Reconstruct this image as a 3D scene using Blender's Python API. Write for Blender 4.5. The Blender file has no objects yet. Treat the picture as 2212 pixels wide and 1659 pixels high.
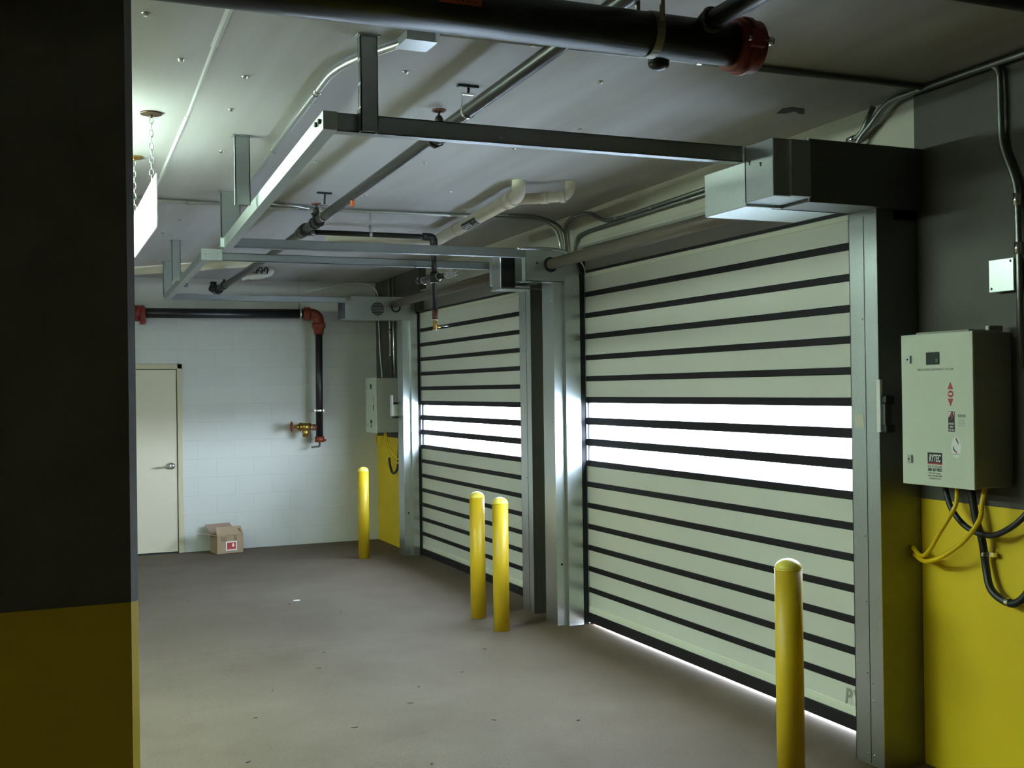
import bpy, bmesh, math, random
from mathutils import Vector, Matrix
random.seed(7)
scene = bpy.context.scene
COL = scene.collection

# ------------------------------------------------------------------ camera, world, light, exposure
W_PX, H_PX = 2212, 1659
cam_d = bpy.data.cameras.new('camera')
cam = bpy.data.objects.new('camera', cam_d); COL.objects.link(cam)
F_PX, YAW, PITCH, ROLL, EYE = 2378.9, .4075, .0046, -.01369, 1.7487
fw = Vector((math.sin(YAW)*math.cos(PITCH), math.cos(YAW)*math.cos(PITCH), math.sin(PITCH)))
r0 = Vector((math.cos(YAW), -math.sin(YAW), 0)); u0 = r0.cross(fw)
rt = r0*math.cos(ROLL)+u0*math.sin(ROLL); up = u0*math.cos(ROLL)-r0*math.sin(ROLL)
M = Matrix.Identity(4)
for i in range(3):
    M[i][0], M[i][1], M[i][2] = rt[i], up[i], -fw[i]
M.translation = (0, 0, EYE)
cam.matrix_world = M
cam_d.sensor_width = 36; cam_d.lens = 36*F_PX/W_PX
cam_d.clip_start = .05; cam_d.clip_end = 200
scene.camera = cam

w = bpy.data.worlds.new('world'); scene.world = w; w.use_nodes = True
nt = w.node_tree; nt.nodes.clear()
wo = nt.nodes.new('ShaderNodeOutputWorld'); bg = nt.nodes.new('ShaderNodeBackground')
tc = nt.nodes.new('ShaderNodeTexCoord'); sp = nt.nodes.new('ShaderNodeSeparateXYZ'); rp = nt.nodes.new('ShaderNodeValToRGB')
nt.links.new(tc.outputs['Generated'], sp.inputs[0]); nt.links.new(sp.outputs['Z'], rp.inputs[0])
rp.color_ramp.elements[0].position = 0.0; rp.color_ramp.elements[0].color = (.17, .18, .215, 1)     # bright paving and facades below the horizon
rp.color_ramp.elements[1].position = .6; rp.color_ramp.elements[1].color = (.66, .80, 1, 1)
e = rp.color_ramp.elements.new(.05); e.color = (.80, .92, 1.06, 1)
nt.links.new(rp.outputs[0], bg.inputs[0]); nt.links.new(bg.outputs[0], wo.inputs[0])
bg.inputs[1].default_value = 12.0

LAMP = 26.0          # strength of the fluorescent tubes
vs = scene.view_settings
vs.view_transform = 'Standard'; vs.look = 'None'; vs.exposure = 3.0; vs.gamma = 1.0
vs.use_curve_mapping = False
scene.cycles.max_bounces = 10; scene.cycles.diffuse_bounces = 6; scene.cycles.glossy_bounces = 4
scene.cycles.transparent_max_bounces = 8; scene.cycles.caustics_reflective = False; scene.cycles.caustics_refractive = False
scene.cycles.sample_clamp_indirect = 4.0; scene.cycles.use_denoising = True

# ------------------------------------------------------------------ materials
def mat(name, col, rough=.6, metal=0.0, noise=0.0, nscale=6.0, bump=0.0, bscale=60.0, spec=.5, emit=None, estr=0):
    m = bpy.data.materials.new(name); m.use_nodes = True
    n = m.node_tree; b = n.nodes['Principled BSDF']
    b.inputs['Base Color'].default_value = (*col, 1); b.inputs['Roughness'].default_value = rough
    b.inputs['Metallic'].default_value = metal; b.inputs['Specular IOR Level'].default_value = spec
    if noise or bump:
        g = n.nodes.new('ShaderNodeNewGeometry')
    if noise:
        t = n.nodes.new('ShaderNodeTexNoise'); t.inputs['Scale'].default_value = nscale; t.inputs['Detail'].default_value = 6
        n.links.new(g.outputs['Position'], t.inputs['Vector'])
        r = n.nodes.new('ShaderNodeValToRGB')
        r.color_ramp.elements[0].position = .3; r.color_ramp.elements[1].position = .7
        r.color_ramp.elements[0].color = (*[c*(1-noise) for c in col], 1)
        r.color_ramp.elements[1].color = (*[min(1, c*(1+noise)) for c in col], 1)
        n.links.new(t.outputs['Fac'], r.inputs[0]); n.links.new(r.outputs[0], b.inputs['Base Color'])
    if bump:
        t = n.nodes.new('ShaderNodeTexNoise'); t.inputs['Scale'].default_value = bscale; t.inputs['Detail'].default_value = 4
        n.links.new(g.outputs['Position'], t.inputs['Vector'])
        bp = n.nodes.new('ShaderNodeBump'); bp.inputs['Strength'].default_value = bump; bp.inputs['Distance'].default_value = .01
        n.links.new(t.outputs['Fac'], bp.inputs['Height']); n.links.new(bp.outputs[0], b.inputs['Normal'])
    if emit:
        b.inputs['Emission Color'].default_value = (*emit, 1); b.inputs['Emission Strength'].default_value = estr
    return m

def block_mat(name, col, axis):
    """painted concrete block: joints of a running bond as bump and a faint tone, world metres"""
    m = bpy.data.materials.new(name); m.use_nodes = True
    n = m.node_tree; b = n.nodes['Principled BSDF']; b.inputs['Roughness'].default_value = .5
    g = n.nodes.new('ShaderNodeNewGeometry'); s = n.nodes.new('ShaderNodeSeparateXYZ'); c = n.nodes.new('ShaderNodeCombineXYZ')
    n.links.new(g.outputs['Position'], s.inputs[0])
    n.links.new(s.outputs[axis], c.inputs[0]); n.links.new(s.outputs['Z'], c.inputs[1])
    k = n.nodes.new('ShaderNodeTexBrick'); k.offset = .5
    k.inputs['Scale'].default_value = 1; k.inputs['Brick Width'].default_value = .4064; k.inputs['Row Height'].default_value = .2032
    k.inputs['Mortar Size'].default_value = .005; k.inputs['Mortar Smooth'].default_value = .4; k.inputs['Bias'].default_value = 0
    k.inputs['Color1'].default_value = (*col, 1); k.inputs['Color2'].default_value = (*[x*.97 for x in col], 1)
    k.inputs['Mortar'].default_value = (*[x*.93 for x in col], 1)
    n.links.new(c.outputs[0], k.inputs['Vector']); n.links.new(k.outputs['Color'], b.inputs['Base Color'])
    iv = n.nodes.new('ShaderNodeMath'); iv.operation = 'SUBTRACT'; iv.inputs[0].default_value = 1
    n.links.new(k.outputs['Fac'], iv.inputs[1])
    bp = n.nodes.new('ShaderNodeBump'); bp.inputs['Strength'].default_value = .3; bp.inputs['Distance'].default_value = .003
    n.links.new(iv.outputs[0], bp.inputs['Height']); n.links.new(bp.outputs[0], b.inputs['Normal'])
    return m

def floor_mat():
    m = mat('floor concrete', (.30, .28, .235), .8, spec=.15)
    n = m.node_tree; b = n.nodes['Principled BSDF']; g = n.nodes.new('ShaderNodeNewGeometry')
    t = n.nodes.new('ShaderNodeTexNoise'); t.inputs['Scale'].default_value = .9; t.inputs['Detail'].default_value = 8; t.inputs['Roughness'].default_value = .6
    n.links.new(g.outputs['Position'], t.inputs['Vector'])
    r = n.nodes.new('ShaderNodeValToRGB'); r.color_ramp.elements[0].position = .3; r.color_ramp.elements[1].position = .72
    r.color_ramp.elements[0].color = (.108, .083, .060, 1); r.color_ramp.elements[1].color = (.158, .126, .096, 1)
    n.links.new(t.outputs['Fac'], r.inputs[0])
    t2 = n.nodes.new('ShaderNodeTexNoise'); t2.inputs['Scale'].default_value = 90; t2.inputs['Detail'].default_value = 3
    n.links.new(g.outputs['Position'], t2.inputs['Vector'])
    r3 = n.nodes.new('ShaderNodeValToRGB'); r3.color_ramp.elements[0].position = .35; r3.color_ramp.elements[1].position = .65
    r3.color_ramp.elements[0].color = (.8, .8, .8, 1); r3.color_ramp.elements[1].color = (1, 1, 1, 1)
    mx = n.nodes.new('ShaderNodeMix'); mx.data_type = 'RGBA'; mx.blend_type = 'MULTIPLY'; mx.inputs['Factor'].default_value = .8
    n.links.new(r.outputs[0], mx.inputs['A']); n.links.new(t2.outputs['Fac'], r3.inputs[0]); n.links.new(r3.outputs[0], mx.inputs['B'])
    # rust-brown dirt near the door wall, a stain on the slab itself
    s = n.nodes.new('ShaderNodeSeparateXYZ'); n.links.new(g.outputs['Position'], s.inputs[0])
    mr = n.nodes.new('ShaderNodeMapRange'); mr.inputs['From Min'].default_value = 2.1; mr.inputs['From Max'].default_value = 3.5; mr.inputs['To Max'].default_value = .6
    n.links.new(s.outputs['X'], mr.inputs['Value'])
    t3 = n.nodes.new('ShaderNodeTexNoise'); t3.inputs['Scale'].default_value = 2.5; t3.inputs['Detail'].default_value = 6
    n.links.new(g.outputs['Position'], t3.inputs['Vector'])
    mu = n.nodes.new('ShaderNodeMath'); mu.operation = 'MULTIPLY'; n.links.new(mr.outputs[0], mu.inputs[0]); n.links.new(t3.outputs['Fac'], mu.inputs[1])
    m2 = n.nodes.new('ShaderNodeMix'); m2.data_type = 'RGBA'; n.links.new(mu.outputs[0], m2.inputs['Factor'])
    n.links.new(mx.outputs['Result'], m2.inputs['A']); m2.inputs['B'].default_value = (.15, .088, .046, 1)
    # saw-cut joints across the slab
    last = m2
    for yj in (7.55, 3.4, 11.7):
        d = n.nodes.new('ShaderNodeMath'); d.operation = 'SUBTRACT'; d.inputs[1].default_value = yj; n.links.new(s.outputs['Y'], d.inputs[0])
        a = n.nodes.new('ShaderNodeMath'); a.operation = 'ABSOLUTE'; n.links.new(d.outputs[0], a.inputs[0])
        l = n.nodes.new('ShaderNodeMath'); l.operation = 'LESS_THAN'; l.inputs[1].default_value = .004; n.links.new(a.outputs[0], l.inputs[0])
        q = n.nodes.new('ShaderNodeMix'); q.data_type = 'RGBA'; q.inputs['B'].default_value = (.15, .125, .09, 1)
        n.links.new(l.outputs[0], q.inputs['Factor']); n.links.new(last.outputs['Result'], q.inputs['A']); last = q
    n.links.new(last.outputs['Result'], b.inputs['Base Color'])
    bp = n.nodes.new('ShaderNodeBump'); bp.inputs['Strength'].default_value = .15; bp.inputs['Distance'].default_value = .004
    n.links.new(t2.outputs['Fac'], bp.inputs['Height']); n.links.new(bp.outputs[0], b.inputs['Normal'])
    return m

def galv_mat(name, col, rough):
    """galvanised sheet with a soft spangle"""
    m = mat(name, col, rough, 1.0)
    n = m.node_tree; b = n.nodes['Principled BSDF']; g = n.nodes.new('ShaderNodeNewGeometry')
    v = n.nodes.new('ShaderNodeTexVoronoi'); v.inputs['Scale'].default_value = 160; n.links.new(g.outputs['Position'], v.inputs['Vector'])
    r = n.nodes.new('ShaderNodeValToRGB'); r.color_ramp.elements[0].color = (*[c*.95 for c in col], 1); r.color_ramp.elements[1].color = (*[min(1, c*1.04) for c in col], 1)
    n.links.new(v.outputs['Color'], r.inputs[0]); n.links.new(r.outputs[0], b.inputs['Base Color'])
    t = n.nodes.new('ShaderNodeTexNoise'); t.inputs['Scale'].default_value = 9; n.links.new(g.outputs['Position'], t.inputs['Vector'])
    k = n.nodes.new('ShaderNodeMapRange'); k.inputs['To Min'].default_value = rough*.94; k.inputs['To Max'].default_value = rough*1.06
    n.links.new(t.outputs['Fac'], k.inputs['Value']); n.links.new(k.outputs[0], b.inputs['Roughness'])
    return m

def pier_mat(name, ztop, k=.85):
    """concrete pier painted yellow up to ztop"""
    m = mat(name, (.2, .19, .16), .75)
    n = m.node_tree; b = n.nodes['Principled BSDF']; g = n.nodes.new('ShaderNodeNewGeometry')
    s = n.nodes.new('ShaderNodeSeparateXYZ'); n.links.new(g.outputs['Position'], s.inputs[0])
    t = n.nodes.new('ShaderNodeTexNoise'); t.inputs['Scale'].default_value = 3; t.inputs['Detail'].default_value = 8; n.links.new(g.outputs['Position'], t.inputs['Vector'])
    r = n.nodes.new('ShaderNodeValToRGB'); r.color_ramp.elements[0].position = .3; r.color_ramp.elements[1].position = .7
    r.color_ramp.elements[0].color = (.066*k, .060*k, .048*k, 1); r.color_ramp.elements[1].color = (.095*k, .087*k, .07*k, 1); n.links.new(t.outputs['Fac'], r.inputs[0])
    r2 = n.nodes.new('ShaderNodeValToRGB'); r2.color_ramp.elements[0].color = (.78, .54, .008, 1); r2.color_ramp.elements[1].color = (.86, .62, .012, 1); n.links.new(t.outputs['Fac'], r2.inputs[0])
    l = n.nodes.new('ShaderNodeMath'); l.operation = 'LESS_THAN'; l.inputs[1].default_value = ztop; n.links.new(s.outputs['Z'], l.inputs[0])
    q = n.nodes.new('ShaderNodeMix'); q.data_type = 'RGBA'; n.links.new(l.outputs[0], q.inputs['Factor'])
    n.links.new(r.outputs[0], q.inputs['A']); n.links.new(r2.outputs[0], q.inputs['B']); n.links.new(q.outputs['Result'], b.inputs['Base Color'])
    b.inputs['Roughness'].default_value = .55
    bp = n.nodes.new('ShaderNodeBump'); bp.inputs['Strength'].default_value = .12; bp.inputs['Distance'].default_value = .004
    t4 = n.nodes.new('ShaderNodeTexNoise'); t4.inputs['Scale'].default_value = 40; n.links.new(g.outputs['Position'], t4.inputs['Vector'])
    n.links.new(t4.outputs['Fac'], bp.inputs['Height']); n.links.new(bp.outputs[0], b.inputs['Normal'])
    return m

def ceil_mat():
    m = mat('painted ceiling', (.56, .55, .55), .6)
    n = m.node_tree; b = n.nodes['Principled BSDF']; g = n.nodes.new('ShaderNodeNewGeometry')
    mp = n.nodes.new('ShaderNodeMapping'); mp.inputs['Scale'].default_value = (1.6, .12, 1); n.links.new(g.outputs['Position'], mp.inputs['Vector'])
    t = n.nodes.new('ShaderNodeTexNoise'); t.inputs['Scale'].default_value = 1.6; t.inputs['Detail'].default_value = 5; n.links.new(mp.outputs[0], t.inputs['Vector'])
    r = n.nodes.new('ShaderNodeValToRGB'); r.color_ramp.elements[0].position = .34; r.color_ramp.elements[1].position = .55
    r.color_ramp.elements[0].color = (.40, .38, .35, 1); r.color_ramp.elements[1].color = (.52, .51, .515, 1)
    n.links.new(t.outputs['Fac'], r.inputs[0]); n.links.new(r.outputs[0], b.inputs['Base Color'])
    t2 = n.nodes.new('ShaderNodeTexNoise'); t2.inputs['Scale'].default_value = 30; n.links.new(g.outputs['Position'], t2.inputs['Vector'])
    bp = n.nodes.new('ShaderNodeBump'); bp.inputs['Strength'].default_value = .1; bp.inputs['Distance'].default_value = .004
    n.links.new(t2.outputs['Fac'], bp.inputs['Height']); n.links.new(bp.outputs[0], b.inputs['Normal'])
    return m

def pane_mat():
    m = bpy.data.materials.new('clear vision slat'); m.use_nodes = True
    n = m.node_tree; n.nodes.clear()
    o = n.nodes.new('ShaderNodeOutputMaterial'); t = n.nodes.new('ShaderNodeBsdfTransparent'); t.inputs[0].default_value = (.9, .93, .95, 1)
    d = n.nodes.new('ShaderNodeBsdfTranslucent'); d.inputs[0].default_value = (.92, .94, .95, 1)
    m0 = n.nodes.new('ShaderNodeMixShader'); m0.inputs[0].default_value = .12      # translucent share added to spread daylight sideways into the room
    n.links.new(t.outputs[0], m0.inputs[1]); n.links.new(d.outputs[0], m0.inputs[2])
    g = n.nodes.new('ShaderNodeBsdfGlossy'); g.inputs['Roughness'].default_value = .08
    mx = n.nodes.new('ShaderNodeMixShader'); mx.inputs[0].default_value = .06
    n.links.new(m0.outputs[0], mx.inputs[1]); n.links.new(g.outputs[0], mx.inputs[2]); n.links.new(mx.outputs[0], o.inputs[0])
    return m

M_FLOOR = floor_mat(); M_CEIL = ceil_mat()
M_BLOCKX = block_mat('white painted block', (.62, .62, .58), 'X')
M_BLOCKY = block_mat('cream painted block', (.60, .58, .48), 'Y')
M_PIER = pier_mat('concrete pier', 1.22)
M_PLAIN = mat('plain concrete', (.2, .19, .17), .8, noise=.15)
M_GALV = galv_mat('galvanised steel', (.62, .66, .66), .30)
M_GALVD = galv_mat('darker galvanised steel', (.40, .43, .44), .42)  # darker tone for tracks and hangers
M_SIDE_SHADE = galv_mat('shade-darkened side steel', (.22, .225, .21), .5)  # galvanised steel darkened to stand for shade on camera-facing sides
M_BEAM = galv_mat('beam galvanised steel', (.50, .55, .53), .5)
M_GALV_B = galv_mat('bright galvanised steel', (.72, .78, .76), .42)
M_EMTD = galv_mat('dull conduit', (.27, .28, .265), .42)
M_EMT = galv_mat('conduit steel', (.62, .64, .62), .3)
M_SLAT = mat('ivory slat', (.68, .68, .62), .38, 0, noise=.03, nscale=2, spec=.6)
M_TRIM = mat('pale slat trim', (.72, .73, .62), .4)
M_RUB = mat('black rubber', (.010, .008, .011), .62, spec=.3)
M_BRUSH = mat('black guide', (.008, .008, .01), .8)
M_PANE = pane_mat()
M_BOL = mat('bollard yellow', (.56, .37, .008), .46, noise=.06, nscale=4)
M_BOLCAP = mat('bollard cap', (.84, .68, .1), .3)
M_SCUFF = mat('dark scuff', (.06, .05, .03), .8)
M_PIPE = mat('black steel pipe', (.012, .012, .014), .38, spec=.6)
M_PIPE2 = mat('dark oiled pipe', (.026, .024, .020), .34, .2)
M_RED = mat('red coupling', (.20, .022, .014), .4)
M_RED2 = mat('orange red coupling', (.24, .04, .016), .45)
M_BRASS = mat('brass', (.45, .28, .07), .35, .9)
M_PVC = mat('cream plastic pipe', (.70, .65, .52), .4, noise=.05)
M_WHITE = mat('white plastic', (.82, .82, .80), .4)
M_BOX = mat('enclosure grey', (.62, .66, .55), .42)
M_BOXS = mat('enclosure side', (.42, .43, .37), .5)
M_BLACK = mat('black', (.01, .01, .012), .5)
M_DARKG = mat('dark grey', (.07, .075, .08), .5)
M_MIDG = mat('mid grey print', (.25, .26, .23), .6)
M_INK = mat('red print', (.45, .04, .06), .5)
M_DISP = mat('display', (.02, .03, .025), .2)
M_LED = mat('green display digit', (.05, .2, .04), .4)
M_YCAB = mat('yellow cable', (.74, .50, .01), .4)
M_KCAB = mat('black cable', (.02, .021, .022), .42)
M_SHINY = mat('zinc bright', (.8, .8, .78), .2, 1)
M_CARD = mat('cardboard', (.36, .25, .15), .8, noise=.08)
M_CARDIN = mat('cardboard inside', (.30, .2, .15), .8)
M_TAPE = mat('cardboard print', (.25, .16, .09), .8)
M_LOGO = mat('red logo', (.5, .05, .03), .5)
M_DOOR = mat('beige door', (.66, .60, .46), .42)
M_FRAME = mat('tan door frame', (.56, .50, .34), .45)
M_CHROME = mat('chrome', (.8, .82, .84), .15, 1)
M_SIGN = mat('white sign face', (.9, .9, .9), .4)
M_LABO = mat('orange label', (.5, .1, .03), .6)
M_ORANGE = mat('orange tag', (.7, .13, .02), .5)
M_HOOD = mat('dull zinc hood', (.34, .34, .31), .45, .3)
M_SHAFT = mat('shaft tube', (.19, .16, .12), .45, .2)
M_GROUND = mat('outdoor paving', (.2, .2, .195), .9)
M_DEBRIS = mat('dry leaf scrap', (.06, .05, .035), .9)
M_PAPER = mat('paper scrap', (.8, .8, .78), .8)

# ------------------------------------------------------------------ mesh helpers
class MB:
    def __init__(s): s.bm = bmesh.new(); s.mats = []
    def slot(s, m):
        if m not in s.mats: s.mats.append(m)
        return s.mats.index(m)
    def box(s, a, b, bev=0.0, seg=2, M=None):
        a = [min(p, q) for p, q in zip(a, b)], [max(p, q) for p, q in zip(a, b)]
        lo, hi = a
        t = bmesh.new()
        bmesh.ops.create_cube(t, size=1)
        for v in t.verts:
            v.co = Vector([(lo[i]+hi[i])/2 + v.co[i]*(hi[i]-lo[i]) for i in range(3)])
        if bev > 0:
            bmesh.ops.bevel(t, geom=t.edges[:], offset=bev, segments=seg, affect='EDGES', profile=.5)
        if M is not None: bmesh.ops.transform(t, matrix=M, verts=t.verts)
        s._merge(t); return s
    def _merge(s, t):
        vm = {}
        for v in t.verts: vm[v] = s.bm.verts.new(v.co)
        for f in t.faces:
            try: nf = s.bm.faces.new([vm[v] for v in f.verts]); nf.smooth = f.smooth
            except ValueError: pass
        t.free()
    def tube(s, pts, r, seg=14, cap=True, smooth=True):
        pts = [Vector(p) for p in pts]
        rs = r if isinstance(r, (list, tuple)) else [r]*len(pts)
        d0 = (pts[1]-pts[0]).normalized()
        n = d0.orthogonal().normalized()
        rings = []
        for i, p in enumerate(pts):
            if i == 0: d = pts[1]-pts[0]
            elif i == len(pts)-1: d = pts[-1]-pts[-2]
            else: d = (pts[i]-pts[i-1]).normalized()+(pts[i+1]-pts[i]).normalized()
            if d.length < 1e-7: d = d0
            d.normalize()
            n = n-d*n.dot(d)
            if n.length < 1e-6: n = d.orthogonal()
            n.normalize(); b = d.cross(n)
            rings.append([s.bm.verts.new(p+(n*math.cos(2*math.pi*k/seg)+b*math.sin(2*math.pi*k/seg))*rs[i]) for k in range(seg)])
        for a, b in zip(rings, rings[1:]):
            for k in range(seg):
                f = s.bm.faces.new((a[k], a[(k+1) % seg], b[(k+1) % seg], b[k])); f.smooth = smooth
        if cap:
            s.bm.faces.new(list(reversed(rings[0]))); s.bm.faces.new(rings[-1])
        return s
    def cyl(s, p0, p1, r, seg=20): return s.tube([p0, p1], r, seg)
    def ring(s, c, axis, R, r, seg=28, sg=8):
        axis = Vector(axis).normalized(); n = axis.orthogonal().normalized(); b = axis.cross(n); c = Vector(c)
        rr = []
        for i in range(seg):
            a = 2*math.pi*i/seg; d = n*math.cos(a)+b*math.sin(a)
            rr.append([s.bm.verts.new(c+d*(R+r*math.cos(2*math.pi*k/sg))+axis*r*math.sin(2*math.pi*k/sg)) for k in range(sg)])
        for i in range(seg):
            p, q = rr[i], rr[(i+1) % seg]
            for k in range(sg):
                f = s.bm.faces.new((p[k], q[k], q[(k+1) % sg], p[(k+1) % sg])); f.smooth = True
        return s
    def band(s, c, axis, R0, R1, wid, seg=32):
        """flat strap ring around a pipe"""
        axis = Vector(axis).normalized(); n = axis.orthogonal().normalized(); b = axis.cross(n); c = Vector(c)
        rr = []
        for i in range(seg):
            a = 2*math.pi*i/seg; d = n*math.cos(a)+b*math.sin(a)
            rr.append([s.bm.verts.new(c+d*R+axis*h) for R, h in ((R0, -wid/2), (R1, -wid/2), (R1, wid/2), (R0, wid/2))])
        for i in range(seg):
            p, q = rr[i], rr[(i+1) % seg]
            for k in range(4): s.bm.faces.new((p[k], q[k], q[(k+1) % 4], p[(k+1) % 4]))
        return s
    def prism(s, poly, d):
        """closed polygon of 3-D points extruded by vector d"""
        d = Vector(d)
        a = [s.bm.verts.new(Vector(p)) for p in poly]; b = [s.bm.verts.new(Vector(p)+d) for p in poly]
        n = len(poly)
        s.bm.faces.new(list(reversed(a))); s.bm.faces.new(b)
        for i in range(n): s.bm.faces.new((a[i], a[(i+1) % n], b[(i+1) % n], b[i]))
        return s
    def dome(s, c, axis, R, h, seg=24, n=6):
        axis = Vector(axis).normalized(); x = axis.orthogonal().normalized(); y = axis.cross(x); c = Vector(c)
        prev = None
        for i in range(n+1):
            t = math.pi/2*i/n; rad = R*math.cos(t); z = h*math.sin(t)
            if i == n:
                top = s.bm.verts.new(c+axis*h)
                for k in range(seg): f = s.bm.faces.new((prev[k], prev[(k+1) % seg], top)); f.smooth = True
            else:
                cur = [s.bm.verts.new(c+axis*z+(x*math.cos(2*math.pi*k/seg)+y*math.sin(2*math.pi*k/seg))*rad) for k in range(seg)]
                if prev:
                    for k in range(seg):
                        f = s.bm.faces.new((prev[k], prev[(k+1) % seg], cur[(k+1) % seg], cur[k])); f.smooth = True
                else: s.bm.faces.new(list(reversed(cur)))
                prev = cur
        return s
    def build_each(s, name, m, parent):
        """every loose piece becomes an object of its own"""
        s.bm.verts.ensure_lookup_table(); seen = set(); out = []
        for v in s.bm.verts:
            if v in seen: continue
            isl = []; st = [v]; seen.add(v)
            while st:
                q = st.pop(); isl.append(q)
                for e in q.link_edges:
                    o = e.other_vert(q)
                    if o not in seen: seen.add(o); st.append(o)
            p = MB(); vm = {q: p.bm.verts.new(q.co) for q in isl}
            for f in {f for q in isl for f in q.link_faces}:
                nf = p.bm.faces.new([vm[q] for q in f.verts]); nf.smooth = f.smooth
            out.append(p.build(name, m, parent))
        s.bm.free(); return out
    def build(s, name, m, parent=None, origin=None):
        bmesh.ops.recalc_face_normals(s.bm, faces=s.bm.faces)
        o0 = Vector((0, 0, 0))
        if parent is not None:
            p = parent
            while p is not None: o0 += Vector(p.location); p = p.parent
        elif origin is not None: o0 = Vector(origin)
        elif s.bm.verts:
            vs_ = [v.co for v in s.bm.verts]
            o0 = Vector(((min(v.x for v in vs_)+max(v.x for v in vs_))/2, (min(v.y for v in vs_)+max(v.y for v in vs_))/2, min(v.z for v in vs_)))
        for v in s.bm.verts: v.co -= o0
        me = bpy.data.meshes.new(name); s.bm.to_mesh(me); s.bm.free()
        me.materials.append(m)
        o = bpy.data.objects.new(name, me); COL.objects.link(o)
        if parent is not None: o.parent = parent
        else: o.location = o0
        return o

def bend(pts, R=.05, n=6):
    """polyline with rounded corners"""
    pts = [Vector(p) for p in pts]; out = [pts[0]]
    for a, b, c in zip(pts, pts[1:], pts[2:]):
        u = (a-b); v = (c-b); r = min(R, u.length*.49, v.length*.49)
        p, q = b+u.normalized()*r, b+v.normalized()*r
        for i in range(n+1):
            t = i/n; out.append(p*(1-t)**2+b*2*t*(1-t)+q*t*t)
    out.append(pts[-1]); return out
def spline(pts, n=8):
    """Catmull-Rom through the points"""
    P = [Vector(p) for p in pts]; P = [P[0]*2-P[1]]+P+[P[-1]*2-P[-2]]; out = []
    for i in range(1, len(P)-2):
        for k in range(n):
            t = k/n; a, b, c, d = P[i-1:i+3]
            out.append(.5*((2*b)+(c-a)*t+(2*a-5*b+4*c-d)*t*t+(3*b-3*c+d-a)*t**3))
    out.append(P[-2]); return out

def tag(o, label=None, cat=None, group=None, kind=None):
    if label: o['label'] = label
    if cat: o['category'] = cat
    if group: o['group'] = group
    if kind: o['kind'] = kind
    return o
def thing(name, label, cat, loc, group=None):
    o = bpy.data.objects.new(name, None); COL.objects.link(o); o.location = loc; o.empty_display_size = .1
    return tag(o, label, cat, group)
def struct(name, mb, m, parent=None, label=None):
    o = mb.build(name, m, parent)
    if parent is None: o['kind'] = 'structure'
    if label: o['label'] = label
    return o
def text(name, body, h, origin, xa, ya, m, parent, width=None, shear=0, depth=.0006, bold=0.0, label=None):
    """raised lettering; cap height about h, origin = left end of the baseline"""
    c = bpy.data.curves.new(name, 'FONT'); c.body = body; c.size = h/.7; c.shear = shear; c.extrude = depth; c.offset = bold
    t = bpy.data.objects.new(name, c); COL.objects.link(t)
    dg = bpy.context.evaluated_depsgraph_get(); dg.update()
    me = bpy.data.meshes.new_from_object(t.evaluated_get(dg)); bpy.data.objects.remove(t)
    xs = [v.co.x for v in me.vertices]; x0, x1 = min(xs), max(xs); k = (width/(x1-x0)) if width else 1
    xa, ya = Vector(xa), Vector(ya); za = xa.cross(ya); o0 = Vector(origin)
    base = Vector((0, 0, 0)); p = parent
    while p is not None: base += Vector(p.location); p = p.parent
    for v in me.vertices:
        v.co = o0+xa*((v.co.x-x0)*k)+ya*v.co.y+za*v.co.z - base
    me.materials.clear(); me.materials.append(m)
    o = bpy.data.objects.new(name, me); COL.objects.link(o); o.parent = parent
    if label: o['label'] = label
    return o

CEIL = lambda y: 3.10-.0099*(y-4.5)
XW = 3.77            # face of the door wall
YF = 12.583          # face of the far wall

# ------------------------------------------------------------------ the setting
struct('floor', MB().box((-9, -6, -.2), (3.97, 12.8, 0)), M_FLOOR)
b = MB(); b.prism([(-9, -6, CEIL(-6)), (4.0, -6, CEIL(-6)), (4.0, 12.8, CEIL(12.8)), (-9, 12.8, CEIL(12.8))], (0, 0, .25))
ceiling = struct('ceiling', b, M_CEIL)
struct('wall_far', MB().box((-9, YF, 0), (4.0, 12.8, 3.1)), M_BLOCKX)
struct('wall_left', MB().box((-9.2, -6, 0), (-9, 12.8, 3.3)), M_PLAIN)
struct('wall_back', MB().box((-9, -6.2, 0), (4.0, -6, 3.3)), M_PLAIN)
D1 = (4.16, 7.26); D2 = (8.06, 11.06)       # the two openings in the door wall
b = MB()
for y0, y1 in ((-6, D1[0]), (D1[1], D2[0]), (D2[1], 12.583)): b.box((XW, y0, 0), (3.97, y1, 3.2))
for y0, y1 in (D1, D2): b.box((XW, y0, 2.60), (3.97, y1, 3.2))
struct('wall_right', b, M_BLOCKY)
struct('trim_1', MB().box((3.74, -6, 0), (3.80, 3.93, 3.16)), M_PIER, label='concrete pier face with yellow paint along its lower part beside the near door')
struct('trim_2', MB().box((3.69, 10.98, 2.58), (3.80, 12.583, 3.04)).box((3.69, 11.36, 0), (3.80, 12.583, 2.58)), M_PIER, label='concrete pier with yellow lower part in the far corner')
# formwork fin along the ceiling
b = MB()
for x0, y0, x1, y1, wd, h in ((.60, 2.0, .65, 4.4, .014, .0022), (.65, 4.4, .685, 5.5, .009, .002), (.685, 5.5, .712, 7.0, .013, .004), (.712, 7.0, .75, 12.5, .009, .002)):
    b.prism([(x0-wd, y0, CEIL(y0)), (x0, y0, CEIL(y0)-h), (x0+wd, y0, CEIL(y0))], (x1-x0, y1-y0, CEIL(y1)-CEIL(y0)))
struct('trim_3', b, mat('pale seam', (.75, .76, .74), .35), label='pale raised seam running along the ceiling')
struct('floor_outside', MB().box((3.97, -10, -.25), (40, 30, -.02)), M_GROUND)

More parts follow.
